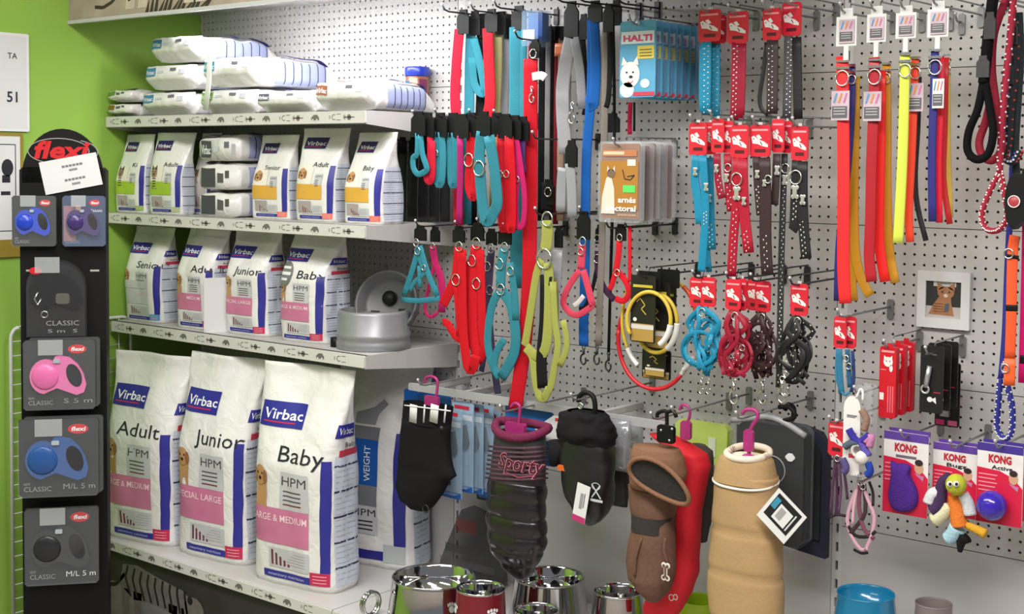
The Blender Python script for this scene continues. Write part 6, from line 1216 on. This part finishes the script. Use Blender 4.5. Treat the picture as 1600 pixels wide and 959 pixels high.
hanging('blue cord harness with two small red cards above the toy card', [(1313, 519, 20, 50), (1328, 519, 20, 50, .012)], [([(1311, 545), (1312, 580), (1315, 615)], 9, (52, 116, 150)), ([(1324, 546), (1326, 575), (1328, 605)], 7, (44, 92, 128), 'back_strap'), ([(1308, 550), (1307, 590), (1318, 616), (1328, 612)], 4, (60, 130, 160), 'loop_strap'), ([(1332, 548), (1334, 590), (1330, 612)], 5, (40, 60, 110), 'loop_strap')], -.25, rings=((1326, 572, 4), (1322, 560, 4)), name='dog_harness', cat='dog harness')
hanging('plum cord harness under one red card beside the clear zip bag', [(1307, 685, 25, 54)], [([(1306, 714), (1302, 750), (1297, 806)], 4, (88, 56, 84)), ([(1310, 714), (1314, 760), (1310, 804)], 4, (100, 68, 94), 'strap'), ([(1306, 716), (1308, 770), (1306, 806)], 4, (70, 44, 66), 'strap'), ([(1296, 808), (1308, 804), (1322, 806)], 4, (60, 40, 56), 'chest_strap'), ([(1312, 716), (1320, 745), (1324, 780)], 4, (86, 60, 84), 'strap')], -.26, rings=((1308, 716, 4),), name='dog_harness', cat='dog harness')
PKH = (206, 160, 176)
hanging('pale pink and black cord harness hanging under the toy card', [], [([(1344, 754), (1332, 780), (1324, 810), (1330, 836), (1345, 858), (1356, 856)], 5, PKH), ([(1346, 752), (1356, 780), (1366, 806), (1362, 836), (1352, 860)], 5, PKH), ([(1345, 754), (1342, 790), (1350, 826), (1366, 842)], 6, (120, 70, 88), 'strap'), ([(1350, 756), (1352, 800), (1336, 824), (1328, 834)], 6, (66, 48, 56), 'strap'), ([(1322, 816), (1336, 836), (1356, 838), (1368, 830)], 5, (40, 34, 38), 'girth_strap'), ([(1340, 760), (1334, 790), (1332, 820)], 4, (216, 176, 188), 'cord'), ([(1334, 858), (1346, 864), (1356, 863)], 4, (30, 28, 30), 'chest_strap'), ([(1358, 752), (1364, 770), (1364, 790)], 4, (50, 40, 46), 'cord')], -.27, rings=((1344, 752, 5), (1348, 760, 4)), name='dog_harness', cat='dog harness')
for x, y, lb in ((1320, 492, 'the blue cord harness'), (1307, 657, 'the plum cord harness'), (1346, 611, 'the white toy charm card'), (1350, 748, 'the pale pink harness')):
    c = at(x, y, -.27); hook(c.x, c.z, .31, 'grey wire hook holding ' + lb, False, WIRE)

# ================================================================ bowls
def bowl(label, x, y, rpx, z, zr, mat, inner=None, skirt=1.25, name='steel_bowl', pr_=None, deep=.7):
    c = atZ(x, y, zr); r = rpx * (c - CAM).dot(FW) / F_PX; H = zr - z; t = thing(name, label, 'bowl', (c.x, c.y, z))
    MB().lathe([(r * skirt * .97, 0), (r * skirt, .004), (r * (skirt * .98), .012), (r * (1 + (skirt - 1) * .45), H * .5), (r * 1.0, H * .93), (r * 1.0, H * .97), (r * .985, H)], mat, 56, cap=False).build('outer_wall', t)
    MB().lathe([(0, H * (1 - deep)), (r * .6, H * (1 - deep)), (r * .8, H * (1.06 - deep)), (r * .92, H * .7), (r * .955, H * .96), (r * .985, H), (r * 1.005, H * 1.012), (r * 1.012, H * .99), (r * 1.0, H * .97)], inner or mat, 56, cap=False).build('inner_dish', t)
    MB().lathe([(r * skirt * .96, .0), (r * skirt * .985, .001), (r * skirt * .985, .006), (r * skirt * .96, .007)], BLACK, 48).build('rubber_ring', t)
    if pr_: pr_(t, r, H)
    return t
SH = M((206, 206, 208), .07, 1.0, var=.01, name='polished_steel')
b1 = bowl('large polished steel bowl beside the weight feed bag', 678, 900, 65, ZB, ZB + .125, SH, skirt=1.14)
def paws(t, r, H):
    p = Print(lambda u, v, h: (math.sin(u / r) * (r * (1.13 - .14 * v / H) + .0008 + h), -math.cos(u / r) * (r * (1.13 - .14 * v / H) + .0008 + h), v), .01)
    for k in range(-3, 4):
        u, v = .062 * k + .02, H * (.62 if k % 2 else .42); p.disc(u, v, .011, .009, WHITE)
        for a in (-.012, -.004, .005, .013): p.disc(u + a, v + .015 - abs(a) * .3, .0038, .005, WHITE, 0, 8)
    p.build('paw_print', t)
bowl('small dark red steel bowl with white paw prints', 751, 918, 38, ZB, ZB + .15, M((118, 18, 34), .3, var=.05, coat=.3, name='red_enamel'), SH, 1.12, 'paw_bowl', paws)
bowl('wide polished steel bowl under the quilted coat', 858, 900, 55, ZB, ZB + .115, SH, skirt=1.14)
bowl('small polished steel bowl in front of the wide one', 838, 952, 34, ZB, ZB + .13, SH, skirt=1.2)
bowl('tall polished steel bowl beside the brown hooded coat', 966, 922, 38, ZB, ZB + .15, SH, skirt=1.25)
bowl('lime green plastic bowl under the red coat', 1094, 936, 32, ZB, ZB + .135, M((158, 192, 30), .3, var=.05, name='lime_plastic'), None, 1.15, 'plastic_bowl')
bowl('glossy blue plastic bowl with a raised centre', 1353, 926, 44, .455, .615, M((20, 118, 160), .18, var=.04, coat=.4, name='blue_plastic'), None, 1.28, 'plastic_bowl', deep=.35)
t = bowl('grey translucent cup beside the blue bowl', 1459, 942, 28, .455, .60, M((132, 120, 118), .3, alpha=.9, var=.04, name='smoke_plastic'), None, 1.08, 'plastic_cup'); t['category'] = 'cup'
c = atZ(600, 938, ZB + .05); o = MB().ring((0, 0, 0), .034, .005, SH, 28, 'x').ring((.01, 0, .0), .034, .005, SH, 28, 'x').build('steel_ring', None, (c.x - .04, c.y - .02, ZB + .039)); tag(o, 'polished steel hoop leaning beside the large steel bowl', 'ring')

# ================================================================ origins: put each thing's origin at its own place
bpy.context.view_layer.update()
for o in list(COL.objects):
    if o.parent is not None or o.type not in ('EMPTY', 'MESH') or o.get('category') is None or o.location.length > 1e-6: continue
    if o.type == 'MESH':
        V = [v.co for v in o.data.vertices]
    else:
        V = [m.matrix_world @ v.co for m in o.children_recursive if m.type == 'MESH' for v in m.data.vertices]
    if not V: continue
    c = Vector(((min(v.x for v in V) + max(v.x for v in V)) / 2, (min(v.y for v in V) + max(v.y for v in V)) / 2, min(v.z for v in V)))
    if o.type == 'MESH': o.data.transform(Matrix.Translation(-c))
    else:
        for ch in o.children: ch.location = ch.location - c
    o.location = c
